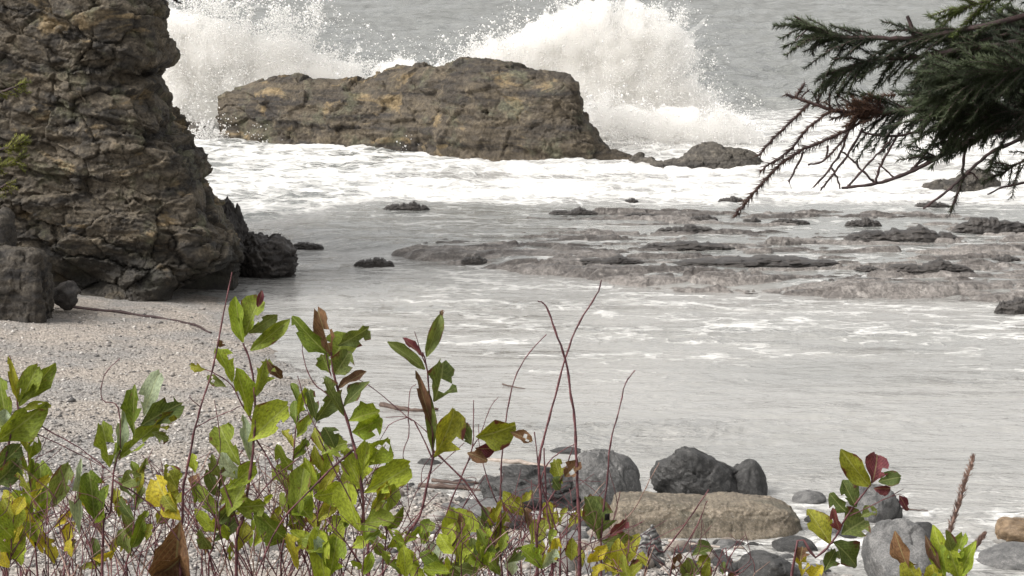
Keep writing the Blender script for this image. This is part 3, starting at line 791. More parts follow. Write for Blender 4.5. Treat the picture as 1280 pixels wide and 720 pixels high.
reef_rocks = [
    ((480, 536, 249, 262), 'small knobbed dark rock at the far left edge of the reef'),
    ((685, 748, 257, 269), 'low dark rock at the surf edge of the reef below the outcrop tip'),
    ((778, 828, 264, 272), 'thin flat dark rock at the surf edge right of the outcrop tip'),
    ((820, 895, 277, 291), 'low pointed dark rock left of the spruce twig tip'),
    ((800, 920, 299, 313), 'long flat dark rock in the middle of the reef, left of the jagged one'),
    ((840, 1052, 319, 334), 'longest dark ridge of rock across the middle of the reef'),
    ((1056, 1198, 279, 302), 'dark peaked rock ridge right of the spruce twig tip'),
    ((1104, 1216, 321, 342), 'dark blunt rock at the right of the longest ridge'),
    ((1190, 1290, 262, 292), 'broad brown blocky rock at the right edge of the reef'),
    ((1238, 1276, 317, 327), 'small flat dark rock near the right edge of the picture'),
    ((1244, 1310, 364, 390), 'dark rock at the near right corner of the reef'),
    ((443, 492, 318, 332), 'small dark rock at the near left corner of the reef by foam'),
    ((576, 610, 318, 330), 'small dark rock on the near reef edge beside a longer one'),
    ((718, 806, 318, 330), 'low dark rock on the near reef left of the longest ridge'),
    ((363, 404, 300, 310), 'thin dark rock awash just right of the jagged lagoon rock'),
    ((898, 930, 243, 252), 'small dark rock in white surf left of the drooping twig'),
    ((1143, 1188, 249, 259), 'small dark rock in white surf under the spruce foliage'),
    ((780, 798, 246, 253), 'tiny dark rock alone in the white surf below the low ledge'),
    ((862, 897, 268, 276), 'small flat rock just above the low pointed rock'),
    ((928, 952, 270, 278), 'small flat rock beside the spruce twig tip'),
    ((962, 1012, 271, 280), 'low brown rock just right of the spruce twig tip'),
    ((1056, 1102, 267, 283), 'small brown rock behind the dark peaked ridge'),
    ((1068, 1102, 328, 336), 'thin dark rock between the longest ridge and the blunt rock'),
]
rmeshes = [ridge_rock_mesh(s) for s in (3, 5, 8, 12, 19, 27)]
for i, (box, lab) in enumerate(reef_rocks):
    x0, x1, yt, yb = box
    zl = 0.18
    for _ in range(4):
        g = G((x0 + x1) / 2, yb, zl)
        wd = (x1 - x0) / F_PX * g.y / 2
        xx = np.linspace(g.x - wd, g.x + wd, 9)
        zl = max(0.05, float(np.mean(np.maximum(reef_z(xx, np.full(9, g.y + 0.2)), 0.17 if g.y - float(d_near(np.array(g.x))) > 1.5 else 0.0))))
    dp = min(0.8, max(0.3, wd * 0.45))
    yc = g.y + dp * 0.8
    hh = (yb - yt) / F_PX * g.y
    me = rmeshes[i % 6]
    o = link('reef_rock', me, M['reef_rock'])
    o.location = (g.x * yc / g.y, yc, zl - 0.03)
    o.scale = (wd * 1.06 if (i * 7) % 3 else -wd * 1.06, dp, hh * 0.62 + 0.03)
    tag(o, lab, 'rock', 'low rocks on the reef')

# ------------------------------------------------------------------ pebbles (stuff) and cobbles (things)
def pebble_field(n):
    v = np.array([[1, 0, 0], [0, 1, 0], [-1, 0, 0], [0, -1, 0], [0, 0, 1], [0, 0, -1]], float)
    f = np.array([[0, 1, 4], [1, 2, 4], [2, 3, 4], [3, 0, 4], [1, 0, 5], [2, 1, 5], [3, 2, 5], [0, 3, 5]])
    pos = []
    tot = 0
    while tot < n:
        px = RNG.uniform(-30, 1010, 20000); py = 384 + 346 * RNG.uniform(0, 1, 20000) ** 0.9
        dx, dy, dz = ray(px, py)
        t = -7.85 / dz
        x, y = dx * t, dy * t
        z = ground_z(x, y)
        t = (z - CAM_H) / dz; x, y = dx * t, dy * t; z = ground_z(x, y)
        ok = (z > 0.0) & (y < 53)
        pos.append(np.stack([x, y, z], -1)[ok]); tot += ok.sum()
    p = np.concatenate(pos)[:n]
    s = np.clip(RNG.lognormal(math.log(0.0155), 0.5, n), 0.007, 0.07)
    s *= np.where(p[:, 1] < 40, 1.25, 1)
    a = RNG.uniform(0, 6.28, n)
    sc = np.stack([s * RNG.uniform(0.8, 1.4, n), s * RNG.uniform(0.7, 1.1, n), s * RNG.uniform(0.4, 0.8, n)], -1)
    q = v[None] * sc[:, None]
    ca, sa = np.cos(a)[:, None], np.sin(a)[:, None]
    qx = q[..., 0] * ca - q[..., 1] * sa; qy = q[..., 0] * sa + q[..., 1] * ca
    Q = np.stack([qx + p[:, None, 0], qy + p[:, None, 1], q[..., 2] + p[:, None, 2] + s[:, None] * 0.2], -1)
    Ff = (f[None] + (np.arange(n) * len(v))[:, None, None]).reshape(-1, 3)
    me = mesh_np('pebbles', Q.reshape(-1, 3), Ff)
    warm = fbm(p[:, 0] * 0.5, p[:, 1] * 0.5, 0, 2, 91)
    tone = np.clip(RNG.beta(1.25, 1.15, n) + 0.1 * warm, 0, 1)
    tone = tone * np.where(p[:, 2] < 0.05, 0.75, 1)
    attr(me, 'tone', np.repeat(tone, len(v)))
    return tag(link('pebbles', me, M['pebble']), 'small grey and tan pebbles covering the beach', kind='stuff')
pebble_field(22000)

cob_me = [boulder_mesh('cobble', 400 + i, 3, 10, 0.6, 0.05) for i in range(6)]
kinds = [('pale_stone', 'pale rounded cobble among the stones of the near shore', 'pale cobbles on the near shore'),
         ('grey_boulder', 'grey cobble among the stones of the near shore', 'grey cobbles on the near shore'),
         ('dark_boulder', 'dark wet cobble among the stones of the near shore', 'dark cobbles on the near shore'),
         ('tan_stone', 'tan cobble among the stones of the near shore', 'tan cobbles on the near shore')]
cnt = 0
rc = random.Random(5)
while cnt < 270:
    px, py = (rc.uniform(-10, 1040), rc.uniform(575, 730)) if rc.random() < 0.6 else (rc.uniform(560, 1060), rc.uniform(660, 730))
    g = G(px, py)
    gz = float(ground_z(np.array(g.x), np.array(g.y)))
    low = px > 600 and py > 655
    if gz < (-0.45 if low else -0.13) or gz > 1.0: continue
    if low: gz = max(gz, -0.045)
    if 764 < px < 1010 and 600 < py < 676: continue
    if px < 560 and rc.random() < 0.4: continue
    if px < 420 and (py < 640 or rc.random() < 0.55): continue
    if gz < 0 and not low and rc.random() < 0.55: continue
    w = min(0.3, rc.lognormvariate(math.log(0.085), 0.45))
    mt, lab, grp = rc.choices(kinds, (4, 3, 2, 3) if gz > 0.03 else (1, 3, 4, 1))[0]
    me = cob_me[cnt % 6]
    o = link('cobble', me, M['pale_stone'])
    o.material_slots[0].link = 'OBJECT'; o.material_slots[0].material = M[mt]
    hgt = w * rc.uniform(0.45, 0.8)
    o.location = (g.x, g.y, gz + hgt * 0.35)
    o.scale = (w * rc.uniform(0.9, 1.5), w * rc.uniform(0.8, 1.2), hgt)
    o.rotation_euler = (rc.uniform(-0.15, 0.15), rc.uniform(-0.15, 0.15), rc.uniform(0, 6.28))
    tag(o, lab, 'cobble', grp)
    cnt += 1

# ------------------------------------------------------------------ tubes
def tube_data(pts, r0, r1, sides=6, knots=0.0, rnd=random, prof=None):
    pts = [Vector(p) for p in pts]
    n = len(pts)
    V, Fc = [], []
    up = Vector((0.13, 0.31, 0.94))
    for i, p in enumerate(pts):
        t = (pts[min(i + 1, n - 1)] - pts[max(i - 1, 0)])
        if t.length < 1e-9: t = Vector((0, 0, 1))
        t.normalize()
        a = t.cross(up)
        if a.length < 1e-3: a = t.cross(Vector((1, 0, 0)))
        a.normalize(); b = t.cross(a)
        f = i / max(1, n - 1)
        r = (r0 + (r1 - r0) * f) if prof is None else prof(f)
        if knots and i % 3 == 1: r *= 1 + knots
        for k in range(sides):
            an = 2 * math.pi * k / sides
            V.append(p + (a * math.cos(an) + b * math.sin(an)) * r)
    for i in range(n - 1):
        for k in range(sides):
            k2 = (k + 1) % sides
            Fc.append((i * sides + k, i * sides + k2, (i + 1) * sides + k2, (i + 1) * sides + k))
    return V, Fc

def smooth_path(pts, sub=4, jit=0.0, rnd=random):
    pts = [Vector(p) for p in pts]
    out = []
    for i in range(len(pts) - 1):
        p0, p1, p2, p3 = pts[max(0, i - 1)], pts[i], pts[i + 1], pts[min(len(pts) - 1, i + 2)]
        for k in range(sub):
            t = k / sub
            q = 0.5 * (2 * p1 + (p2 - p0) * t + (2 * p0 - 5 * p1 + 4 * p2 - p3) * t * t + (3 * p1 - p0 - 3 * p2 + p3) * t ** 3)
            if jit and (i or k): q = q + Vector((rnd.uniform(-jit, jit), rnd.uniform(-jit, jit), rnd.uniform(-jit, jit)))
            out.append(q)
    out.append(pts[-1])
    return out

class Tubes:
    def __init__(self): self.V, self.F = [], []
    def add(self, pts, r0, r1, sides=5, knots=0.0):
        v, f = tube_data(pts, r0, r1, sides, knots)
        o = len(self.V)
        self.V += v; self.F += [tuple(i + o for i in q) for q in f]
    def mesh(self, name, org):
        return mesh_np(name, np.array([(p - org)[:] for p in self.V]), np.array(self.F))

# sticks on the beach and at the waterline
def stick(px, r, mat, label, zoff=0.02, cat='stick', taper=0.5, onwater=False):
    pts = []
    for a, b in px:
        g = G(a, b, 0.2)
        for _ in range(4):
            z = max(float(ground_z(np.array(g.x), np.array(g.y))), 0.0)
            g = G(a, b, z + zoff)
        pts.append(g)
    pts = smooth_path(pts, 5, r * 0.35)
    org = pts[0].copy()
    t = Tubes(); t.add(pts, r, r * taper, 7, 0.15)
    tag(link('stick', t.mesh('stick', org), mat, loc=org), label, cat)
stick([(80, 382), (130, 388), (190, 396), (235, 404), (264, 416)], 0.04, M['bark'], 'long thin dark branch lying across the upper beach at the cliff foot')
stick([(476, 506), (500, 511), (524, 513), (548, 512)], 0.05, M['drift'], 'dark driftwood piece at the edge of the lagoon left of the middle sprig')
stick([(524, 607), (560, 609), (604, 612)], 0.05, M['drift'], 'dark driftwood pole on the shore left of the long mottled boulder')
stick([(596, 572), (640, 577), (690, 582)], 0.05, M['pale_drift'], 'pale waterlogged driftwood awash beyond the long mottled boulder', 0.02)
stick([(540, 600), (575, 604), (612, 603)], 0.03, M['drift'], 'thin dark driftwood beside the pole left of the mottled boulder')
stick([(1120, 634), (1140, 637), (1160, 638)], 0.012, M['drift'], 'thin twig floating in the water behind the bottom right sprig')
stick([(836, 676), (880, 682), (930, 685)], 0.025, M['pale_drift'], 'pale stick among the stones in front of the tan slab')
stick([(628, 480), (640, 483), (656, 486)], 0.015, M['drift'], 'tiny dark stick floating in the open lagoon')

# ------------------------------------------------------------------ spray
def poly_sdf(x, z, poly):
    a = np.array(poly); b = np.roll(a, -1, 0)
    d = np.full(x.shape, 1e9); inside = np.zeros(x.shape, bool)
    for (x0, z0), (x1, z1) in zip(a, b):
        ex, ez = x1 - x0, z1 - z0
        t = np.clip(((x - x0) * ex + (z - z0) * ez) / (ex * ex + ez * ez + 1e-12), 0, 1)
        d = np.minimum(d, np.hypot(x - x0 - t * ex, z - z0 - t * ez))
        c = ((z0 > z) != (z1 > z)) & (x < ex * (z - z0) / (z1 - z0 + 1e-12) + x0)
        inside ^= c
    return np.where(inside, d, -d)

def spray(name, outline, origin, d, n, thick, label, soft=1.1, seed=0, lean=0.0, rmean=0.017):
    poly = [(P(a, b, d).x, P(a, b, d).z) for a, b in outline]
    o = P(*origin, d)
    q = np.array(poly)
    mn, mx = q.min(0) - 0.9, q.max(0) + 0.9
    got = []; tot = 0
    r = np.random.default_rng(seed)
    while tot < n:
        x = r.uniform(mn[0], mx[0], 60000); z = r.uniform(max(mn[1], 0.0), mx[1], 60000)
        sd = poly_sdf(x, z, poly)
        ang = np.arctan2(z - o.z + 0.3, x - o.x); rad = np.hypot(x - o.x, z - o.z)
        streak = fbm(ang * 7, rad * 0.5, 0.5, 4, seed + 1, 0.65)
        clump = fbm(x * 1.1, z * 1.1, 2.5, 5, seed + 2, 0.62)
        fine = fbm(x * 4.5, z * 4.5, 6.5, 3, seed + 3, 0.6)
        e = sd / soft + 0.75 * streak + 0.85 * clump
        rho = sm(-0.35, 1.15, e) ** 1.5 * (0.5 + 0.9 * np.clip(fine + 0.5 + clump, 0, 1.6))
        rho = np.clip(rho, 0, 1) + 0.012 * (sd > -0.8)
        ok = r.uniform(0, 1, x.shape) < rho
        got.append(np.stack([x, z, e], -1)[ok]); tot += ok.sum()
    p = np.concatenate(got)[:n]
    y = d + lean * (p[:, 1]) + r.normal(0, thick, n) * (0.5 + 0.5 * r.uniform(0, 1, n))
    rad = np.clip(r.lognormal(math.log(rmean), 0.45, n), 0.008, 0.075)
    rad *= 1.0 + 0.6 * sm(0.8, 0.0, p[:, 2])
    tv = np.array([[1, 1, 1], [1, -1, -1], [-1, 1, -1], [-1, -1, 1]], float) / math.sqrt(3)
    tf = np.array([[0, 1, 2], [0, 3, 1], [0, 2, 3], [1, 3, 2]])
    A = r.normal(size=(n, 3, 3)); A[:, 0] /= np.linalg.norm(A[:, 0], axis=1)[:, None]
    A[:, 1] -= (A[:, 1] * A[:, 0]).sum(1)[:, None] * A[:, 0]; A[:, 1] /= np.linalg.norm(A[:, 1], axis=1)[:, None]
    A[:, 2] = np.cross(A[:, 0], A[:, 1])
    Vv = np.einsum('vj,njk->nvk', tv, A) * (rad * 1.6)[:, None, None]
    ctr = np.stack([p[:, 0], y, p[:, 1]], -1)
    org = np.array([o.x, d, 0.0])
    Vv = Vv + (ctr - org)[:, None]
    Ff = (tf[None] + (np.arange(n) * 4)[:, None, None]).reshape(-1, 3)
    ob = link(name, mesh_np(name, Vv.reshape(-1, 3), Ff, True), M['spray'], loc=org)
    return tag(ob, label, 'spray', kind='stuff')

def mist_mat():
    k = NT('spray_mist')
    v = k.n('ShaderNodeVolumePrincipled', ins={'Color': (1.0, 0.995, 0.985), 'Density': 2.6, 'Anisotropy': 0.0})
    k.t.links.new(v.outputs[0], k.out.inputs[1])
    return k.m
M['mist'] = mist_mat()

def mist(outline, d, thick, label, n, seed, inset=0.15, rmax=0.75, zmin=0.1, voxel=0.09, origin=None):
    """a lumpy closed body of fine spray, filled with even white scattering"""
    poly = [(P(a, b, d).x, P(a, b, d).z) for a, b in outline]
    q = np.array(poly); mn, mx = q.min(0), q.max(0)
    r = np.random.default_rng(seed)
    v, f = ico(2)
    Vs, Fs, k = [], [], 0
    while k < n:
        x, z = r.uniform(mn[0], mx[0]), r.uniform(max(mn[1], zmin), mx[1])
        sd = float(poly_sdf(np.array([x]), np.array([z]), poly)[0])
        if sd < inset or float(fbm(np.array(x * 0.9), np.array(z * 0.9), 3.0, 4, seed + 9)) < (-0.12 if sd < 1.2 else -0.4): continue
        rad = min(rmax, (sd - inset) * 0.9 + 0.1) * r.uniform(0.45, 1.0)
        y = d + r.uniform(-1, 1) * thick * min(1, sd / 1.2)
        p = v * (1 + 0.28 * fbm(v[:, 0] * 2 + k, v[:, 1] * 2, v[:, 2] * 2, 3, seed))[:, None] * rad + np.array([x, y, z])
        Vs.append(p); Fs.append(f + k * len(v)); k += 1
    if origin is not None:                # ragged jets thrown outwards from the point of impact
        o = P(*origin, d)
        for _ in range(260):
            an = r.uniform(0.1, 3.0)
            dx, dz = math.cos(an), math.sin(an)
            ts = np.linspace(0.3, 9, 90)
            sd = poly_sdf(o.x + dx * ts, o.z + dz * ts, poly)
            if sd.max() < 0.1: continue
            te = ts[np.nonzero(sd > 0)[0][-1]]
            ln = r.uniform(0.6, 1.8); ov = r.uniform(-0.6, 0.8) * (1 if r.random() < 0.8 else 1.6); y = d + r.uniform(-1, 1) * thick * 0.8; r0 = r.uniform(0.06, 0.19)
            for j in range(12):
                f_ = j / 11
                tt = te - ln * (1 - f_) + ov * f_
                rad = r0 * (1 - f_ * 0.75) * r.uniform(0.7, 1.1)
                p = v * (1 + 0.4 * fbm(v[:, 0] * 2 + k, v[:, 1] * 2, v[:, 2] * 2, 3, seed))[:, None] * rad + np.array([o.x + dx * tt + r.normal(0, 0.03), y, max(o.z + dz * tt - 0.12 * f_ * f_ + r.normal(0, 0.03), 0.0)])
                Vs.append(p); Fs.append(f + k * len(v)); k += 1
    org = np.array([q[:, 0].mean(), d, 0.0])
    ob = link('spray', mesh_np('spray', np.concatenate(Vs) - org, np.concatenate(Fs)), M['mist'], loc=org)
    md = ob.modifiers.new('remesh', 'REMESH'); md.mode = 'VOXEL'; md.voxel_size = voxel
    return tag(ob, label, 'spray', kind='stuff')

PL_R = [(560, 76), (590, 58), (615, 42), (650, 24), (690, 6), (730, -8), (790, -10), (838, 10), (868, 38), (884, 72), (880, 100), (900, 122), (935, 142), (962, 170), (955, 200), (880, 205), (790, 203), (700, 175), (640, 120), (600, 90)]
PL_LOW = [(722, 130), (760, 118), (800, 135), (850, 130), (905, 135), (940, 150), (966, 178), (955, 190), (880, 190), (800, 194), (762, 182), (740, 160)]
PL_L = [(150, 14), (230, 22), (280, 30), (330, 44), (390, 58), (430, 70), (470, 78), (540, 78), (600, 62), (640, 72), (600, 100), (500, 110), (400, 120), (300, 160), (180, 165)]
PL_LD = [(150, -8), (230, -5), (300, 0), (350, 4), (400, 20), (440, 46), (480, 70), (540, 72), (600, 56), (640, 72), (600, 100), (500, 110), (400, 120), (300, 160), (180, 165)]
PL_LM = [(150, 4), (215, 0), (250, 14), (285, 22), (320, 40), (350, 34), (392, 56), (430, 72), (470, 76), (500, 64), (540, 76), (575, 66), (610, 60), (640, 72), (600, 100), (500, 110), (400, 120), (300, 160), (180, 165)]
mist(PL_R, 94.0, 0.8, 'soft white heart of the spray burst over the right end of the outcrop', 520, 1, 0.25, 0.5, origin=(740, 190))
mist(PL_LD, 98.6, 1.0, 'thin torn upper shreds of the left spray burst', 110, 5, 0.1, 0.15, zmin=2.6)
mist(PL_LOW, 89.4, 0.35, 'soft white mist low over the ledge right of the outcrop', 240, 2, 0.05, 0.4)
mist(PL_LM, 98.5, 0.8, 'soft white mist between the cliff and the left end of the outcrop', 560, 3, 0.15, 0.5, origin=(260, 170))
spray('spray', PL_R, (740, 195), 93.6, 80000, 1.1, 'white burst of spray thrown up over the right end of the outcrop', 1.0, 600, rmean=0.0105)
spray('spray', PL_LOW, (790, 200), 89.2, 16000, 0.6, 'dense low spray rolling over the low ledge right of the outcrop', 0.6, 640, rmean=0.0105)
spray('spray', PL_LD, (260, 170), 98.0, 72000, 1.2, 'white spray bursting between the cliff and the left end of the outcrop', 1.5, 680, rmean=0.0115)
spray('spray', [(330, 178), (372, 164), (390, 170), (420, 179), (440, 186), (340, 186)], (380, 187), 91.2, 2500, 0.25, 'small splash at the left foot of the outcrop', 0.4, 700, rmean=0.011)
spray('spray', [(228, 160), (262, 150), (272, 165), (300, 174), (260, 184), (228, 180)], (250, 182), 92.5, 3000, 0.4, 'low splash by the small rock beside the cliff', 0.4, 710, rmean=0.011)
spray('spray', [(520, 190), (560, 183), (590, 190), (640, 198), (530, 200)], (570, 200), 88.0, 1500, 0.25, 'thin wash splashing at the foot of the outcrop near its middle', 0.35, 720, rmean=0.011)

# ------------------------------------------------------------------ shrubs
def leaf_mesh(i):
    r = random.Random(900 + i)
    rows, cols = 8, 5
    style = i % 4                      # 0 toothed obovate, 1 lance, 2 ragged, 3 curled
    V, uv, Fc = [], [], []
    bend = r.uniform(0.1, 0.45) if style != 3 else r.uniform(0.4, 0.7)
    fold = r.uniform(0.2, 0.6)
    skew = r.uniform(-0.15, 0.15)
    for a in range(rows):
        t = a / (rows - 1)
        if style == 1: w = math.sin(math.pi * min(1, t * 0.97 + 0.015)) ** 0.8
        else: w = (math.sin(math.pi * min(1, (t * 0.94 + 0.02) ** 1.35))) ** 0.75
        for b in range(cols):
            s = b / (cols - 1) * 2 - 1
            ww = w
            tt = t
            if abs(s) == 1 and 0 < a < rows - 1:
                ww *= 1 + (r.uniform(-0.12, 0.08) if style in (0, 1) or r.random() < 0.55 else r.uniform(-0.5, 0.0))
                tt += r.uniform(0.0, 0.06)
            if a == rows - 1 and style in (0, 2): tt += r.uniform(-0.10, 0.02)
            x = s * ww * 0.5 + skew * t * t
            z = fold * abs(s) * ww * 0.5 + 0.15 * math.sin(t * 9 + s * 2 + i) * abs(s) * w - bend * t * t * 0.9
            V.append((x, tt, z)); uv.append((s * 0.5 * max(ww, 0.25) + 0.5, t))
    skip = set()
    if style == 2:
        for _ in range(r.randint(1, 3)): skip.add((r.randint(2, rows - 3), r.choice((0, 1, 2, 3))))
    elif r.random() < 0.5: skip.add((r.randint(2, rows - 3), r.choice((0, 3))))
    for a in range(rows - 1):
        for b in range(cols - 1):
            if (a, b) in skip: continue
            i0 = a * cols + b
            Fc.append((i0, i0 + 1, i0 + cols + 1, i0 + cols))
    me = mesh_np('leaf', np.array(V), np.array(Fc))
    u = me.uv_layers.new(name='UVMap')
    li = np.zeros(len(me.loops), np.int32); me.loops.foreach_get('vertex_index', li)
    u.data.foreach_set('uv', np.array(uv, np.float32)[li].ravel())
    me.materials.append(L['green'])
    return me
LEAF = [leaf_mesh(i) for i in range(16)]
LR = random.Random(77)

class Plant:
    """a shrub: root Empty on the ground, stems and leaves as parts"""
    def __init__(self, name, px, d, label, cat='shrub', group=None):
        x = (px - 640) / F_PX * d
        z = float(ground_z(np.array(x), np.array(d)))
        self.org = Vector((x, d, z))
        self.d = d
        self.o = link(name, None, loc=self.org)
        tag(self.o, label, cat, group)
    def pt(self, p):
        return P(p[0], p[1], self.d + (p[2] if len(p) > 2 else 0.0))
    def stem(self, pts, r0=3.0, r1=1.2, mat='stem', name='stem', root=False, sub=4, jit=0.25, dz=0.0):
        s = self.d / F_PX
        q = [self.pt(p) + Vector((0, dz * i / max(1, len(pts) - 1), 0)) for i, p in enumerate(pts)]
        if root: q = [self.org + Vector((LR.uniform(-0.03, 0.03), LR.uniform(-0.03, 0.03), -0.03))] + q
        q = smooth_path(q, sub, jit * s * 2, LR)
        t = Tubes(); t.add(q, r0 * s * 0.42, r1 * s * 0.45, 6, 0.3)
        return link(name, t.mesh(name, self.org), M[mat], self.o)
    def leaf(self, b, t, w, mat='green', style=None, roll=None, dz=0.0):
        B, T = self.pt(b), self.pt(t)
        T = T + Vector((0, dz if dz else LR.uniform(-0.02, 0.015), 0))
        ax = T - B; ln = ax.length
        yv = ax.normalized()
        nrm = Vector((0, CAM_H * 0, 0)) + (Vector((0, 0, CAM_H)) - B).normalized()
        nrm = (nrm - yv * nrm.dot(yv)).normalized()
        rl = LR.uniform(-0.6, 0.6) if roll is None else roll
        nrm = Matrix.Rotation(rl, 3, yv) @ nrm
        xv = yv.cross(nrm)
        wd = 1.22 * w * self.d / F_PX / max(0.6, math.cos(rl))
        if style is None: style = LR.choice((0, 0, 1, 2))
        me = LEAF[LR.choice([style, style + 4, style + 8, style + 12])]
        o = link('leaf', me, None, self.o)
        o.material_slots[0].link = 'OBJECT'; o.material_slots[0].material = L[mat]
        m = Matrix.Identity(4)
        for r_ in range(3):
            m[r_][0], m[r_][1], m[r_][2] = xv[r_] * wd, yv[r_] * ln, nrm[r_] * (wd + ln) * 0.5
        m.translation = B - self.org
        o.matrix_basis = m
        return o

# 1. far left sprig
p = Plant('shrub', -12, 3.7, 'leafy sprig at the left edge with a tall narrow leaf', 'shrub')
p.stem([(-10, 700), (2, 600), (14, 540), (23, 510)], 5, 2.5, root=True)
p.stem([(23, 512), (18, 480), (12, 444)], 2.5, 1, name='twig')
for a in [((24, 508), (46, 458), 24, 'green', 0), ((24, 504), (13, 446), 10, 'olive', 1), ((26, 503), (68, 456), 18, 'green', 1), ((26, 512), (64, 506), 12, 'olive', 2), ((-4, 552), (60, 508), 32, 'green', 1), ((10, 535), (-4, 470), 26, 'green', 0), ((4, 540), (10, 512), 18, 'pale', 0), ((-6, 604), (28, 578), 26, 'dull', 0), ((-10, 590), (26, 560), 24, 'dull', 0)]: p.leaf(*a)
p.stem([(23, 512), (60, 538), (100, 560), (150, 600)], 2.5, 1.2, name='twig')
p.stem([(30, 535), (90, 563), (130, 585)], 2, 1.0, name='twig')
# 2. second left sprig
p = Plant('shrub', 118, 3.9, 'leafy sprig over the left beach with a pale lobed leaf at its top', 'shrub')
p.stem([(128, 700), (138, 640), (142, 590), (150, 565)], 4, 2, root=True)
p.stem([(136, 640), (112, 612), (66, 660), (30, 690)], 2.5, 1.5, name='twig')
p.stem([(142, 600), (190, 632), (224, 676)], 3, 1.5, name='twig')
p.stem([(150, 575), (148, 510), (128, 500), (130, 470), (150, 448)], 2, 1, name='twig')
for a in [((137, 584), (134, 530), 28, 'green', 2), ((143, 580), (156, 512), 11, 'pale', 1), ((148, 574), (196, 530), 22, 'green', 2), ((168, 545), (164, 482), 18, 'green', 2), ((180, 520), (194, 464), 22, 'pale', 0), ((176, 532), (226, 502), 30, 'dull', 2), ((190, 534), (222, 520), 18, 'olive', 2), ((190, 540), (212, 548), 14, 'dull', 2), ((118, 648), (116, 588), 30, 'green', 0), ((136, 606), (112, 650), 22, 'bright', 0), ((50, 652), (52, 576), 28, 'green', 0), ((66, 634), (88, 580), 24, 'dull', 0), ((100, 668), (96, 576), 11, 'pale', 1), ((150, 606), (176, 592), 22, 'dull', 2)]: p.leaf(*a)
# 3. yellow leaf shrub with the tall red stem
p = Plant('shrub', 216, 4.0, 'tall bare reddish stem left of the green shoots, leafless at its tip', 'shrub')
p.stem([(226, 720), (228, 645), (229, 612), (236, 575), (244, 535), (255, 495), (267, 457), (280, 390), (290, 340)], 4.6, 1.6, root=True)
p.stem([(244, 535), (262, 525), (285, 515), (304, 506)], 1.6, 1, name='twig')
p.stem([(250, 508), (240, 500), (237, 494)], 1.6, 0.8, name='twig')
p.stem([(229, 620), (250, 600), (275, 570), (268, 500)], 1.8, 1, name='twig')
for a in [((226, 650), (186, 602), 32, 'yellow', 2), ((222, 612), (206, 580), 18, 'olive', 2), ((222, 640), (202, 622), 20, 'olive', 0)]: p.leaf(*a)
o = p.leaf((226, 652), (214, 740), 46, 'brown', 3, 0.3); o['label'] = 'large dead brown curled leaf hanging on the stem'
o = p.leaf((230, 690), (206, 730), 36, 'brown', 3, -0.5)
# 4. first tall green shoot
p = Plant('shrub', 292, 4.1, 'green shoot with upright narrow leaves and a red bud at its tip', 'shrub')
p.stem([(296, 720), (306, 640), (318, 545), (318, 490), (313, 452), (304, 429)], 5, 2.2, root=True)
p.stem([(318, 530), (305, 510), (290, 482), (268, 466), (256, 462)], 2.6, 1.2, name='twig')
p.stem([(300, 660), (285, 620), (275, 590)], 3, 1.5, name='twig')
for a in [((304, 428), (290, 372), 16, 'bright', 1), ((306, 421), (322, 370), 24, 'green', 0), ((322, 384), (328, 364), 8, 'maroon', 1), ((311, 416), (346, 394), 16, 'dull', 1), ((313, 438), (362, 402), 18, 'green', 1), ((290, 478), (275, 432), 17, 'bright', 0), ((275, 434), (276, 426), 10, 'brown', 2), ((283, 484), (258, 470), 12, 'dull', 2), ((312, 520), (297, 460), 20, 'bright', 1), ((319, 496), (332, 448), 20, 'green', 2), ((333, 450), (350, 474), 12, 'brown', 3), ((258, 462), (236, 458), 10, 'olive', 2),
          ((300, 582), (270, 532), 26, 'green', 0), ((312, 575), (304, 520), 14, 'pale', 1), ((310, 552), (360, 505), 34, 'bright', 0), ((296, 598), (276, 566), 18, 'pale', 1), ((284, 612), (318, 580), 22, 'bright', 0), ((285, 646), (302, 602), 24, 'green', 0), ((290, 634), (330, 630), 26, 'green', 2), ((318, 634), (352, 676), 26, 'green', 0), ((372, 650), (378, 584), 24, 'green', 0), ((390, 650), (366, 626), 28, 'bright', 2), ((392, 620), (432, 616), 26, 'bright', 0)]: p.leaf(*a)
p.stem([(318, 545), (345, 590), (372, 640), (392, 668)], 2.4, 1.4, name='twig')
p.stem([(300, 650), (340, 600), (375, 572)], 2.2, 1.2, name='twig')
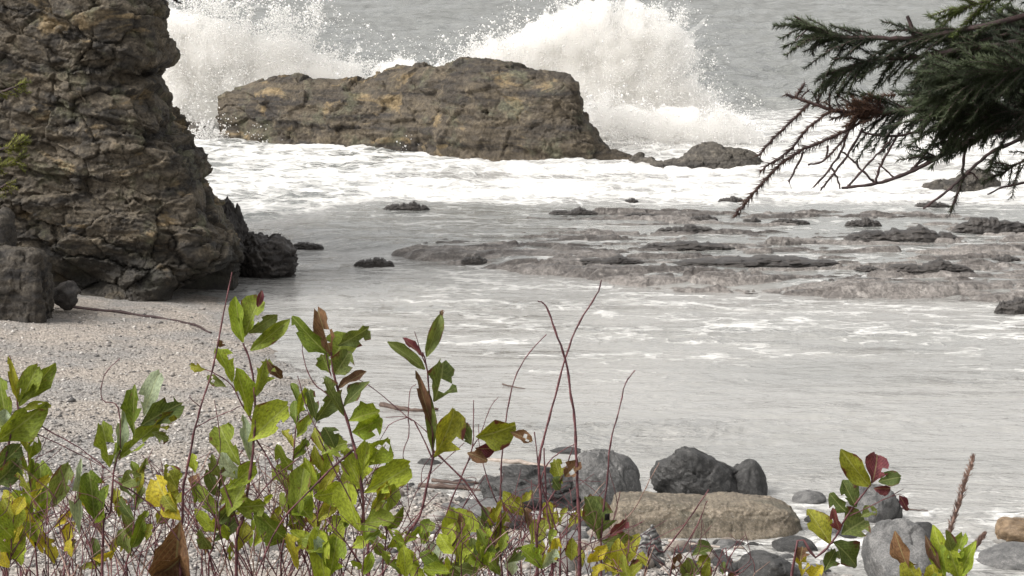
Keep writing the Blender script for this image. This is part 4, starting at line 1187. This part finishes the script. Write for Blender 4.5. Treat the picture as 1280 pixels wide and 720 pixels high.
# 5. second tall green shoot
p = Plant('shrub', 462, 3.9, 'green shoot with a dark stem and a holed leaf at its top', 'shrub')
p.stem([(461, 720), (454, 675), (454, 625), (444, 562), (430, 512), (418, 472), (414, 440)], 5.2, 3, root=True)
p.stem([(430, 515), (412, 495), (392, 478), (380, 450), (378, 430)], 2.2, 1, name='twig')
p.stem([(444, 560), (400, 600), (350, 655), (320, 720)], 3, 2, name='twig')
p.stem([(414, 470), (408, 445), (409, 425)], 2, 1, name='twig')
for a in [((409, 442), (364, 398), 20, 'green', 1), ((414, 445), (400, 387), 22, 'brown', 2), ((417, 448), (432, 416), 36, 'green', 0), ((422, 432), (462, 412), 22, 'dull', 2), ((418, 468), (438, 440), 26, 'dull', 0), ((412, 466), (401, 443), 22, 'green', 2), ((396, 528), (386, 486), 14, 'dull', 2), ((395, 526), (420, 492), 18, 'dull', 1), ((430, 508), (456, 474), 14, 'dull', 1), ((422, 486), (456, 462), 10, 'brown', 1), ((436, 526), (472, 510), 28, 'bright', 2), ((440, 540), (478, 526), 24, 'bright', 0), ((418, 560), (410, 532), 20, 'dull', 0), ((456, 583), (486, 548), 26, 'bright', 2), ((455, 616), (516, 584), 30, 'bright', 0), ((452, 655), (492, 645), 22, 'green', 0), ((452, 612), (428, 560), 22, 'bright', 1), ((450, 604), (462, 552), 22, 'bright', 0), ((450, 664), (428, 604), 26, 'bright', 0), ((470, 630), (484, 600), 14, 'yellow', 2), ((462, 642), (482, 612), 12, 'olive', 0), ((430, 520), (404, 470), 16, 'dull', 2), ((408, 740), (398, 660), 24, 'bright', 0), ((418, 690), (380, 668), 30, 'green', 0), ((412, 720), (424, 672), 26, 'bright', 0), ((404, 700), (398, 670), 14, 'pale', 0), ((372, 712), (356, 668), 16, 'yellow', 2), ((402, 568), (430, 548), 26, 'green', 2)]: p.leaf(*a)
p.stem([(454, 640), (440, 600), (392, 530), (372, 470)], 2.2, 1.2, name='twig')
p.stem([(456, 660), (420, 590), (398, 545)], 2.4, 1.4, name='twig')
# 6. middle sprig
p = Plant('shrub', 508, 4.2, 'slender middle sprig with a yellow-green leaf, standing alone against the lagoon', 'shrub')
p.stem([(500, 720), (525, 645), (535, 602), (541, 572), (540, 531), (536, 482), (532, 452), (528, 440)], 4.4, 1.8, root=True)
p.stem([(532, 455), (524, 434), (518, 414)], 1.6, 0.8, name='twig')
for a in [((533, 446), (553, 393), 16, 'dull', 1), ((531, 462), (490, 424), 14, 'dull', 1), ((529, 446), (504, 422), 8, 'maroon', 1), ((542, 502), (564, 456), 36, 'dull', 2), ((540, 534), (521, 464), 11, 'brown', 1), ((541, 566), (536, 490), 12, 'dull', 1), ((542, 572), (577, 514), 30, 'olive', 0), ((589, 556), (574, 530), 18, 'dull', 0), ((553, 395), (551, 388), 6, 'brown', 2)]: p.leaf(*a)
p.stem([(541, 575), (520, 530), (510, 522), (470, 488), (446, 473)], 2.0, 1.0, name='twig')
p.stem([(510, 522), (512, 490), (520, 480)], 1.4, 0.8, name='twig')
p.stem([(510, 522), (486, 532), (465, 570)], 1.4, 0.8, name='twig')
p.stem([(540, 545), (510, 522), (482, 522)], 1.4, 0.8, name='twig')
p.stem([(510, 522), (511, 545), (504, 565), (508, 590), (512, 640)], 1.6, 1.0, name='twig')
# 7. twig with the curled brown leaf
p = Plant('shrub', 570, 4.3, 'thin twigs holding a curled brown-tipped leaf above the shore', 'shrub')
p.stem([(540, 720), (556, 650), (575, 600), (590, 560), (592, 530), (592, 500)], 3, 1.2, root=True)
p.stem([(590, 560), (602, 540), (612, 510), (623, 496)], 1.6, 0.8, name='twig')
p.stem([(575, 600), (588, 572), (600, 560)], 1.6, 0.8, name='twig')
for a in [((595, 546), (642, 536), 32, 'olive', 3), ((638, 540), (666, 549), 14, 'brown', 2), ((594, 560), (618, 563), 16, 'maroon', 3), ((584, 566), (606, 570), 14, 'brown', 3), ((572, 704), (578, 634), 40, 'bright', 0), ((576, 668), (577, 642), 8, 'brown', 2)]: p.leaf(*a)
p.stem([(540, 562), (580, 600), (610, 645), (618, 655)], 3, 1.8, name='twig')
p.stem([(568, 720), (572, 700), (571, 690)], 2.4, 1.6, name='twig')
# 8. tall crossing bare twigs
p = Plant('bare_twig', 700, 4.0, 'tall bare crossing twigs in front of the open lagoon', 'bare shrub')
p.stem([(724, 720), (722, 620), (720, 560), (718, 520), (713, 490), (707, 450), (694, 413), (683, 383), (672, 376)], 5.5, 1.8, root=True)
p.stem([(672, 720), (676, 640), (674, 580), (678, 555), (690, 510), (707, 447), (724, 403), (745, 370), (752, 350)], 5, 1.6, root=True)
p.stem([(690, 720), (684, 640), (680, 560)], 4, 2, root=True)
p.stem([(700, 720), (694, 660), (676, 600), (668, 540)], 3.5, 1.5, root=True)
p.stem([(676, 640), (690, 620), (705, 590), (717, 556)], 2.6, 1.3, name='twig')
p.stem([(676, 600), (684, 580), (700, 565), (718, 555)], 2.2, 1.0, name='twig')
p.stem([(672, 700), (668, 650), (664, 600)], 2.4, 1.0, name='twig')
for a in [((703, 605), (692, 575), 18, 'olive', 2), ((706, 596), (722, 578), 20, 'brown', 2), ((700, 612), (690, 598), 16, 'dull', 2)]: p.leaf(*a)
# 9. bent twig left of the crossing ones
p = Plant('bare_twig', 640, 4.4, 'thin bare twig bending right at its tip, left of the crossing twigs', 'bare twig')
p.stem([(628, 720), (626, 640), (626, 600), (630, 545), (640, 485), (655, 450), (683, 418)], 3.2, 1.2, root=True)
p.stem([(626, 640), (610, 600), (600, 560), (598, 530)], 2, 1, name='twig')
# 10. twig right with single leaf
p = Plant('bare_twig', 752, 4.3, 'thin twig right of the crossing ones with one green leaf low down', 'bare twig')
p.stem([(752, 720), (752, 660), (758, 610), (763, 555), (773, 515), (782, 480), (794, 463)], 3.4, 1.3, root=True)
p.stem([(745, 680), (790, 640), (812, 600), (824, 578)], 1.8, 0.9, mat='pale_stem', name='twig')
for a in [((748, 676), (743, 618), 30, 'dull', 0), ((752, 676), (792, 682), 26, 'dull', 0), ((760, 672), (784, 650), 14, 'maroon', 2), ((757, 716), (772, 680), 18, 'yellow', 2), ((766, 720), (780, 690), 18, 'olive', 2), ((790, 720), (800, 690), 16, 'brown', 2)]: p.leaf(*a)
# 11. leaning dark twigs before the slab
p = Plant('bare_twig', 800, 4.1, 'dark twigs leaning right in front of the tan slab', 'bare twig')
p.stem([(806, 720), (830, 690), (860, 650), (886, 612)], 3.4, 1.4, root=True)
p.stem([(838, 720), (852, 690), (872, 655), (884, 626)], 2.4, 1.2, root=True)
p.stem([(892, 720), (910, 700), (918, 688), (930, 674)], 2.2, 1.0, root=True)
for a in [((864, 695), (892, 682), 16, 'dull', 0), ((870, 706), (888, 700), 16, 'olive', 0), ((856, 716), (872, 706), 14, 'dull', 0), ((840, 712), (852, 694), 12, 'brown', 2)]: p.leaf(*a)
# 12. right sprig
p = Plant('shrub', 985, 3.8, 'leaning reddish sprig with dull autumn leaves at the lower right', 'shrub')
p.stem([(990, 717), (1020, 697), (1037, 681), (1047, 667), (1062, 640), (1085, 610), (1090, 600)], 4, 2, root=True)
p.stem([(1062, 645), (1085, 634), (1110, 622), (1130, 611)], 1.8, 0.9, name='twig')
p.stem([(1115, 621), (1124, 618), (1132, 622)], 1.2, 0.8, name='twig')
for a in [((1088, 608), (1048, 564), 24, 'olive', 1), ((1090, 604), (1102, 568), 26, 'maroon', 0), ((1098, 602), (1120, 592), 18, 'dull', 0), ((1092, 610), (1112, 612), 12, 'maroon', 3), ((1070, 634), (1054, 602), 20, 'dull', 1), ((1058, 640), (1036, 620), 18, 'dull', 1), ((1052, 668), (1086, 648), 36, 'dull', 0), ((1038, 680), (1013, 638), 24, 'olive', 1), ((1050, 664), (1038, 634), 11, 'maroon', 1), ((1042, 678), (1078, 706), 26, 'dull', 1), ((1030, 714), (1048, 688), 20, 'dull', 2), ((1124, 619), (1136, 638), 10, 'maroon', 1), ((1076, 646), (1096, 636), 16, 'dull', 2), ((1000, 702), (1004, 684), 18, 'brown', 2), ((1002, 720), (1006, 692), 16, 'yellow', 2), ((1014, 726), (1024, 702), 18, 'yellow', 2)]: p.leaf(*a)
# 13. bottom right leafy shoot
p = Plant('shrub', 1192, 3.7, 'bright green leafy shoot at the bottom right beside the feathery seed head', 'shrub')
p.stem([(1192, 760), (1192, 720), (1190, 690)], 4, 2.5, root=True)
for a in [((1186, 716), (1168, 660), 18, 'bright', 1), ((1190, 712), (1204, 668), 20, 'bright', 2), ((1180, 724), (1172, 680), 22, 'bright', 0), ((1196, 730), (1214, 676), 18, 'bright', 1), ((1190, 690), (1181, 662), 12, 'dull', 1), ((1200, 726), (1186, 684), 20, 'bright', 0), ((1176, 712), (1156, 672), 10, 'brown', 1), ((1136, 712), (1116, 668), 18, 'brown', 1), ((1150, 730), (1130, 700), 22, 'olive', 0), ((1170, 728), (1164, 706), 20, 'yellow', 0), ((1186, 740), (1160, 722), 24, 'green', 0)]: p.leaf(*a)
p.stem([(1192, 740), (1160, 720), (1138, 712)], 2.5, 1.5, name='twig')

# more leafy shoots in the thicket
def shoot(px, d, top, lean, n, label, mats, wid=0.36, ln=(30, 52)):
    p = Plant('shrub', px, d, label, 'shrub')
    r = random.Random(px * 3 + 1)
    path = [(px, 740), (px + lean * 0.3, 740 + (top - 740) * 0.35), (px + lean * 0.65, 740 + (top - 740) * 0.7), (px + lean, top)]
    p.stem(path, 3.6, 1.4, root=True)
    for i in range(n):
        f = 0.25 + 0.75 * (i + 0.6) / n
        b = (px + lean * f + r.uniform(-1, 1), 740 + (top - 740) * f, r.uniform(-0.01, 0.01))
        l = r.uniform(*ln) * (1.1 - 0.35 * f)
        a = -1.57 + (1 if i % 2 else -1) * (r.uniform(0.25, 0.95) * (1.15 - 0.6 * f))
        e = (b[0] + l * math.cos(a), b[1] + l * math.sin(a), b[2] + r.uniform(-0.02, 0.02))
        p.leaf(b, e, l * wid * r.uniform(0.8, 1.2), r.choice(mats), r.choice((0, 1, 1, 2, 3)))
    for i in range(4):
        f = r.uniform(0.2, 0.8)
        b = (px + lean * f, 740 + (top - 740) * f)
        p.stem([b, (b[0] + r.uniform(-25, 25), b[1] - r.uniform(15, 40)), (b[0] + r.uniform(-45, 45), b[1] - r.uniform(40, 90))], 1.6, 0.8, name='twig')
for a in [(48, 3.75, 560, -14, 11, 'leafy shoot low at the left edge with mixed green and yellow leaves', ('green', 'olive', 'bright', 'yellow')),
          (10, 3.5, 640, 8, 8, 'bright yellow and green leaves in the very bottom left corner', ('yellow', 'bright', 'olive'), 0.55),
          (160, 4.1, 590, 14, 10, 'slim shoot with dull green leaves just left of the tall bare reddish stem', ('dull', 'green', 'olive')),
          (262, 4.3, 560, 18, 12, 'slim green shoot just right of the tall bare reddish stem', ('green', 'bright', 'dull')),
          (352, 4.4, 500, 22, 13, 'narrow-leaved green shoot between the two tall green shoots', ('green', 'olive', 'bright')),
          (392, 4.25, 560, 12, 11, 'short bright green shoot just left of the dark-stemmed shoot', ('bright', 'green', 'olive')),
          (478, 4.3, 600, 10, 9, 'short green shoot just right of the dark-stemmed shoot', ('bright', 'green')),
          (620, 4.4, 655, -8, 8, 'short dull green shoot in front of the long mottled boulder', ('dull', 'green', 'olive'))]:
    shoot(*a)

# feathery seed heads
def seed_head(px0, d, path, label, r_px):
    x = (px0 - 640) / F_PX * d
    org = Vector((x, d, float(ground_z(np.array(x), np.array(d)))))
    root = link('grass_stalk', None, loc=org)
    tag(root, label, 'grass stalk')
    pts = [org] + [P(a, b, d) for a, b in path]
    q = smooth_path(pts, 6, 0)
    t = Tubes(); t.add(q, 0.0022, 0.0011, 5)
    link('stalk', t.mesh('stalk', org), M['pale_stem'], root)
    top = smooth_path([P(a, b, d) for a, b in path[-3:]], 30, 0)
    tt = Tubes(); rr = random.Random(4)
    for i, c in enumerate(top):
        f = i / len(top)
        for _ in range(5):
            s = r_px * d / F_PX * (0.55 + 0.6 * math.sin(math.pi * min(1, f * 0.85 + 0.12)))
            dr = Vector((rr.uniform(-1, 1), rr.uniform(-1, 1), rr.uniform(0.6, 2.0))).normalized()
            tt.add([c, c + dr * s, c + dr * s * 2.0 + Vector((0, 0, s * 0.4))], 0.0012, 0.0003, 3)
    tag(link('seed_head', tt.mesh('seed_head', org), M['pale_stem'], root), kind='stuff')
seed_head(1178, 3.9, [(1180, 740), (1186, 670), (1202, 620), (1217, 572)], 'feathery pinkish brown seed head standing upright at the bottom right', 4.0)
seed_head(1206, 4.0, [(1206, 740), (1214, 694), (1222, 682), (1232, 668)], 'short feathery seed head just right of the bright leafy shoot', 3.0)

# undergrowth: tangles of thin stems with small leaves
under = [
    (20, 3.6, 'tangle of stems and yellow leaves in the bottom left corner', 9, 14, ('yellow', 'green', 'bright'), 90, (600, 720)),
    (120, 4.3, 'low tangle of reddish twigs and small yellow leaves under the pale lobed leaf', 12, 14, ('yellow', 'olive', 'dull'), 90, (600, 725)),
    (215, 4.5, 'tangle of thin bare reddish twigs behind the dead brown leaf', 13, 5, ('olive', 'brown'), 80, (560, 720)),
    (330, 4.4, 'mass of reddish twigs and small green leaves between the two green shoots', 14, 16, ('green', 'olive', 'bright'), 90, (560, 725)),
    (430, 4.5, 'thicket of reddish twigs around the dark-stemmed shoot', 13, 16, ('bright', 'green', 'dull'), 70, (540, 725)),
    (515, 3.8, 'low bright green leafy clump at the bottom centre-left', 7, 30, ('bright', 'bright', 'green'), 75, (650, 730)),
    (600, 4.0, 'low green and grey-green leafy clump left of the crossing twigs', 8, 24, ('green', 'dull', 'bright', 'pale'), 70, (652, 730)),
    (660, 4.6, 'thin bare twigs clustered around the foot of the crossing twigs', 10, 10, ('dull', 'olive', 'brown'), 60, (600, 725)),
    (745, 3.9, 'brown and yellow withered leaves at the bottom below the striped stone', 6, 16, ('yellow', 'brown', 'olive', 'maroon'), 55, (675, 728)),
    (870, 4.0, 'sparse withered twigs at the bottom below the tan slab', 6, 8, ('brown', 'dull', 'olive'), 70, (690, 728)),
]
for px, d, lab, ns, nl, mats, spread, (y0, y1) in under:
    p = Plant('undergrowth', px, d, lab, 'undergrowth')
    r = random.Random(px)
    tips = []
    for i in range(int(ns * 2.5)):
        bx = px + r.gauss(0, spread * 0.5)
        lean = r.gauss(0, 0.4)
        ty = r.uniform(y0, y0 + (y1 - y0) * 0.55)
        path = [(bx, 760, r.uniform(-0.15, 0.15))]
        n = 4
        for k in range(1, n + 1):
            f = k / n
            path.append((bx + lean * (760 - ty) * f * (0.5 + 0.6 * f) + r.gauss(0, 3), 760 + (ty - 760) * f, path[0][2] + r.uniform(-0.03, 0.03)))
        p.stem(path, r.uniform(1.5, 3.2), 1.0, mat=r.choice(('stem', 'stem', 'stem', 'pale_stem')), root=True)
        tips += path[2:]
        if r.random() < 0.85:
            b = path[3]
            p.stem([b, (b[0] + r.uniform(-30, 30), b[1] - r.uniform(15, 40), b[2]), (b[0] + r.uniform(-45, 45), b[1] - r.uniform(30, 70), b[2])], 1.4, 0.7, name='twig')
    for i in range(int(nl * 1.4)):
        b = r.choice(tips)
        y = min(b[1] + 0, y1)
        ln = r.uniform(15, 40)
        an = r.gauss(-1.57, 0.55)
        bb = (b[0] + r.uniform(-3, 3), b[1], b[2])
        if bb[1] < y0 + 25: continue
        p.leaf(bb, (bb[0] + ln * math.cos(an), bb[1] + ln * math.sin(an), bb[2]), ln * r.uniform(0.32, 0.58), r.choice(mats))

# ------------------------------------------------------------------ conifers
def needles(path, dens, ln, rr, org, out, droop=0.25, flat=0.75, r=0.0009):
    """thin three-sided needles along a path (dens per metre)"""
    for i in range(len(path) - 1):
        a, b = path[i], path[i + 1]
        t = (b - a); n = max(1, int(t.length * dens + rr.random()))
        tn = t.normalized()
        s1 = tn.cross(Vector((0, 0, 1)))
        if s1.length < 0.05: s1 = tn.cross(Vector((0, 1, 0)))
        s1.normalize(); s2 = s1.cross(tn).normalized()
        for _ in range(n):
            p0 = a + t * rr.random()
            an = rr.uniform(0, 2 * math.pi)
            side = s1 * math.cos(an) + s2 * math.sin(an) * flat
            dr = (tn * rr.uniform(0.45, 1.0) + side + Vector((0, 0, -droop * rr.random()))).normalized()
            l = ln * rr.uniform(0.65, 1.15)
            p1 = p0 + dr * l
            w = dr.cross(Vector((rr.uniform(-1, 1), rr.uniform(-1, 1), rr.uniform(-1, 1))))
            if w.length < 1e-3: continue
            w = w.normalized() * r
            w2 = dr.cross(w).normalized() * r
            out.append((p0 + w, p0 - w * 0.5 + w2 * 0.87, p0 - w * 0.5 - w2 * 0.87, p1))

def needle_obj(lst, org, mat, parent):
    n = len(lst)
    V = np.array([[(q - org)[:] for q in t] for t in lst]).reshape(-1, 3)
    tf = np.array([[0, 1, 3], [1, 2, 3], [2, 0, 3]])
    Ff = (tf[None] + (np.arange(n) * 4)[:, None, None]).reshape(-1, 3)
    return tag(link('needles', mesh_np('needles', V, Ff), mat, parent), kind='stuff')

D0 = 5.5
def spruce_right():
    rr = random.Random(3)
    base = P(1560, 300, 5.9); gz = float(ground_z(np.array(base.x), np.array(base.y)))
    org = Vector((base.x, base.y, gz))
    root = link('spruce_tree', None, loc=org)
    tag(root, 'dark green spruce branches hanging into the upper right corner, lower twigs bare', 'spruce tree')
    tr = Tubes()
    tr.add(smooth_path([org + Vector((0, 0, -0.3)), org + Vector((0.02, 0, 2)), org + Vector((-0.02, 0.03, 4)), org + Vector((0, 0, 7))], 5), 0.13, 0.05, 12)
    link('trunk', tr.mesh('trunk', org), M['bark'], root)
    def px(pts): return [P(a, b, D0 + (c[0] if c else 0)) for a, b, *c in pts]
    K = D0 / F_PX
    def limb(pts, r0, r1, trunk=True):
        q = px(pts)
        if trunk: q = [Vector((org.x, org.y, q[0].z + 0.05))] + q
        q = smooth_path(q, 6, K * 0.6, rr)
        t = Tubes(); t.add(q, r0 * K * 0.6, r1 * K * 0.75, 7, 0.2)
        ob = link('branch', t.mesh('branch', org), M['bark'], root)
        return q, ob
    lists = {}
    def cover(ob, path, dens=1100, ln=0.021, mat='needle', **kw):
        lists.setdefault((ob.name, mat), (ob, []))
        needles(path, dens, ln, rr, org, lists[(ob.name, mat)][1], r=0.0013 if mat == 'needle_dead' else 0.001, **kw)
    def shoots(ob, path, i0, i1, n, lens, dirs, mat='needle', dens=1400, ln=0.017, bare=0.0, depth=0.35, r0=2.0):
        t = Tubes()
        for _ in range(n):
            k = rr.uniform(i0, i1) * (len(path) - 1)
            b = path[int(k)]
            l = rr.uniform(*lens) * K
            an = rr.uniform(*dirs)
            dv = Vector((math.cos(an), rr.uniform(-depth, depth), math.sin(an))).normalized()
            sag = Vector((0, 0, -0.18 * l))
            q = smooth_path([b, b + dv * l * 0.5 + sag * 0.15, b + dv * l + sag], 4, K * 0.6, rr)
            t.add(q, r0 * K * 0.6, 0.5 * K, 5, 0.2)
            if rr.random() >= bare: cover(ob, q, dens, ln, mat)
        o2 = link('twig', t.mesh('twig', org), M['bark'], ob)
        tag(o2, kind='stuff')
    # upper limb
    q, ob = limb([(1420, -20, .2), (1280, 20), (1191, 40), (1130, 48), (1082, 47), (1045, 46), (1026, 40), (1010, 30), (994, 21)], 7, 1.6)
    cover(ob, q[int(len(q) * .15):], 1600, 0.018)
    shoots(ob, q, 0.22, 0.86, 44, (25, 60), (2.4, 3.6), dens=1400)
    shoots(ob, q, 0.3, 0.62, 14, (40, 80), (3.2, 4.2), dens=1400)
    shoots(ob, q, 0.62, 0.9, 6, (16, 30), (3.6, 4.4), bare=0.7)
    q2 = px([(1142, 46), (1138, 30), (1134, 20)]); t = Tubes(); t.add(smooth_path(q2, 4), 3 * K, 2.2 * K, 5); link('twig', t.mesh('twig', org), M['bark'], ob)
    # second limb
    q, ob = limb([(1430, 30, .25), (1290, 50), (1200, 62), (1140, 72), (1096, 74), (1060, 84), (1030, 95)], 7, 1.6)
    cover(ob, q[int(len(q) * .15):], 1600, 0.018)
    shoots(ob, q, 0.45, 0.93, 30, (25, 62), (3.3, 4.4), dens=1300)
    shoots(ob, q, 0.35, 0.8, 14, (25, 50), (2.4, 3.2), dens=1300)
    # top right bright tuft
    q, ob = limb([(1430, -90, .1), (1320, -30), (1260, -6), (1222, 4), (1196, 14)], 6, 1.6)
    cover(ob, q[8:], 1500, 0.026, 'needle_tip')
    shoots(ob, q, 0.3, 0.95, 26, (30, 60), (2.2, 4.0), 'needle_tip', 1500)
    shoots(ob, q, 0.2, 0.7, 14, (40, 70), (0.9, 2.2), 'needle', 600)
    # middle limb with dying end
    q, ob = limb([(1430, 100, .2), (1300, 128), (1199, 135), (1133, 136), (1098, 142), (1051, 140), (1012, 128), (982, 118)], 8, 2)
    cover(ob, q[int(len(q) * .75):], 700, 0.018, 'needle_dead')
    shoots(ob, q, 0.28, 0.58, 30, (30, 75), (2.6, 4.3), dens=1300)
    shoots(ob, q, 0.55, 0.8, 18, (18, 42), (2.2, 3.6), 'needle_dead', 900, 0.018)
    shoots(ob, q, 0.72, 0.97, 10, (14, 30), (0.9, 2.4), 'needle_dead', 500, 0.014, bare=0.2)
    def side(pts, r0, r1, dens=0, mat='needle_dead', ln=0.018, frac=0.0):
        qq = smooth_path(px(pts), 5, K * 0.8, rr)
        t = Tubes(); t.add(qq, r0 * K * 0.72, r1 * K * 0.8, 6, 0.25)
        o2 = link('twig', t.mesh('twig', org), M['bark'], ob)
        if dens: cover(ob, qq[int(len(qq) * frac):], dens, ln, mat)
        return qq
    side([(1012, 130), (985, 155), (965, 175), (948, 195)], 2.4, 1.2, 900, ln=0.022)
    side([(1040, 138), (1010, 160), (985, 190), (962, 205), (950, 214)], 2.2, 1.2, 900, ln=0.022)
    side([(1098, 142), (1072, 155), (1040, 172), (1005, 186), (975, 206), (950, 232), (934, 250), (919, 270)], 2.6, 1.8, 1300, 'needle_dead', 0.023, .15)
    side([(1070, 150), (1063, 160), (1050, 180), (1030, 200)], 2.4, 1.4, 500)
    side([(1005, 190), (996, 208), (986, 228)], 2.0, 1.3, 60)
    side([(1060, 165), (1052, 188), (1038, 210), (1017, 234)], 2.2, 1.4, 60)
    side([(1078, 160), (1062, 190), (1040, 220), (1026, 238)], 2.2, 1.4, 40)
    side([(1035, 182), (1031, 200), (1010, 206)], 2.0, 1.4, 0)
    side([(1040, 210), (1046, 222), (1050, 236)], 1.8, 1.2, 0)
    cover(ob, smooth_path(px([(1120, 118), (1090, 122), (1070, 130)]), 5), 1500, 0.02, 'needle_dead')
    shoots(ob, q, 0.58, 0.76, 9, (18, 44), (1.8, 3.6), 'needle_dead', 1300, 0.018)
    # lower limb, mostly bare
    q, ob = limb([(1440, 140, .15), (1330, 150), (1230, 168), (1171, 198), (1130, 218), (1096, 229), (1052, 235)], 7, 2.2)
    side([(1140, 213), (1156, 192), (1171, 170), (1180, 150)], 2, 1.2, 120)
    side([(1094, 229), (1100, 210), (1112, 185), (1124, 166)], 2.4, 1.5, 80)
    side([(1094, 229), (1076, 212), (1066, 200), (1050, 188)], 2, 1.2, 0)
    side([(1058, 236), (1078, 212), (1100, 190), (1115, 172)], 2, 1.3, 40)
    side([(1118, 222), (1106, 212), (1098, 204)], 1.6, 1.1, 0)
    side([(1130, 218), (1148, 205), (1156, 200)], 1.6, 1.1, 0)
    side([(1150, 165), (1110, 170), (1075, 165)], 2.4, 1.4, 60)
    shoots(ob, q, 0.22, 0.5, 9, (22, 45), (2.7, 4.4), dens=1200)
    shoots(ob, q, 0.3, 0.6, 18, (25, 55), (1.6, 3.2), dens=1200)
    # hanging twigs near the right
    q, ob = limb([(1450, 130, .1), (1340, 150), (1262, 180), (1245, 187), (1222, 204), (1203, 222), (1180, 242), (1154, 261)], 5, 1.8)
    side([(1207, 180), (1204, 205), (1203, 222), (1196, 245), (1188, 265)], 2.5, 2.0, 1300, 'needle', 0.022, .3)
    side([(1203, 222), (1214, 216), (1222, 224)], 1.5, 1, 300)
    shoots(ob, q, 0.1, 0.35, 9, (22, 45), (2.6, 4.3), dens=1200)
    q, ob = limb([(1450, 180, .1), (1340, 210), (1282, 228), (1255, 234), (1234, 243)], 4, 1.2)
    q, ob = limb([(1450, 150, .1), (1330, 170), (1285, 198), (1262, 210), (1250, 222)], 4, 1.4)
    cover(ob, q[14:], 1000, 0.018)
    shoots(ob, q, 0.4, 0.95, 14, (18, 40), (2.6, 4.9), dens=900, ln=0.018)
    # inner mass behind
    for pts in ([(1450, 10, .5), (1330, 60, .35), (1240, 80, .25), (1175, 100, .2)], [(1450, 60, .55), (1330, 100, .4), (1240, 115, .3), (1165, 125, .2)], [(1450, -40, .5), (1330, 20, .35), (1250, 45, .2), (1190, 60, .15)], [(1450, 90, .2), (1330, 130, -.1), (1240, 145, -.15), (1175, 150, -.15)], [(1450, 30, .0), (1330, 70, -.2), (1240, 95, -.25), (1190, 110, -.2)], [(1450, -10, .1), (1340, 35, .5), (1280, 60, .55), (1225, 90, .5)], [(1450, 60, .2), (1360, 95, .3), (1300, 118, .3), (1236, 138, .25)]):
        q, ob = limb(pts, 6, 2)
        cover(ob, q[8:], 1600, 0.018)
        shoots(ob, q, 0.34, 1.0, 110, (32, 78), (2.2, 4.1), dens=1600, ln=0.019, depth=0.6)
    for (nm, mat), (ob, lst) in lists.items():
        if lst: needle_obj(lst, org, M[mat], ob)
spruce_right()

def conifer_left():
    rr = random.Random(8)
    d = 9.0
    base = P(-260, 300, d); gz = float(ground_z(np.array(base.x), np.array(base.y)))
    org = Vector((base.x, base.y, gz))
    root = link('conifer_tree', None, loc=org)
    tag(root, 'yellowish green conifer sprays poking in at the left edge before the cliff', 'conifer')
    tr = Tubes(); tr.add(smooth_path([org + Vector((0, 0, -.3)), org + Vector((0, .05, 2.5)), org + Vector((0.02, 0, 5.5))], 5), 0.09, 0.03, 10)
    link('trunk', tr.mesh('trunk', org), M['bark'], root)
    K = d / F_PX
    def br(pts, sh, mat, nd):
        q = [Vector((org.x, org.y, P(*pts[0], d).z + 0.1))] + [P(a, b, d) for a, b in pts]
        q = smooth_path(q, 6, K * 0.5, rr)
        t = Tubes(); t.add(q, 4 * K, 1.0 * K, 6, 0.2)
        out = []
        for _ in range(sh):
            b = q[int(rr.uniform(0.68, 1.0) * (len(q) - 1))]
            l = rr.uniform(8, 22) * K; an = rr.uniform(-0.7, 0.9)
            e = b + Vector((math.cos(an), rr.uniform(-.5, .5), math.sin(an))).normalized() * l
            t.add([b, (b + e) * 0.5, e], 1.3 * K, 0.6 * K, 4)
            needles([b, (b + e) * 0.5, e], nd, 0.017, rr, org, out, 0.1, 0.9, 0.0012)
        ob = link('branch', t.mesh('branch', org), M['bark'], root)
        needle_obj(out, org, M[mat], ob)
    br([(-120, 130), (-40, 125), (5, 114), (24, 106)], 12, 'needle_yellow', 1100)
    br([(-120, 190), (-40, 190), (4, 186), (30, 178)], 22, 'needle_yellow', 1200)
    br([(-120, 215), (-40, 215), (0, 208), (22, 198)], 18, 'needle_yellow', 1200)
    br([(-120, 250), (-40, 245), (-6, 238), (8, 230)], 8, 'needle_yellow', 900)
    br([(-160, -60), (0, -40), (120, -20), (190, -8), (222, 1)], 10, 'needle', 700)
conifer_left()
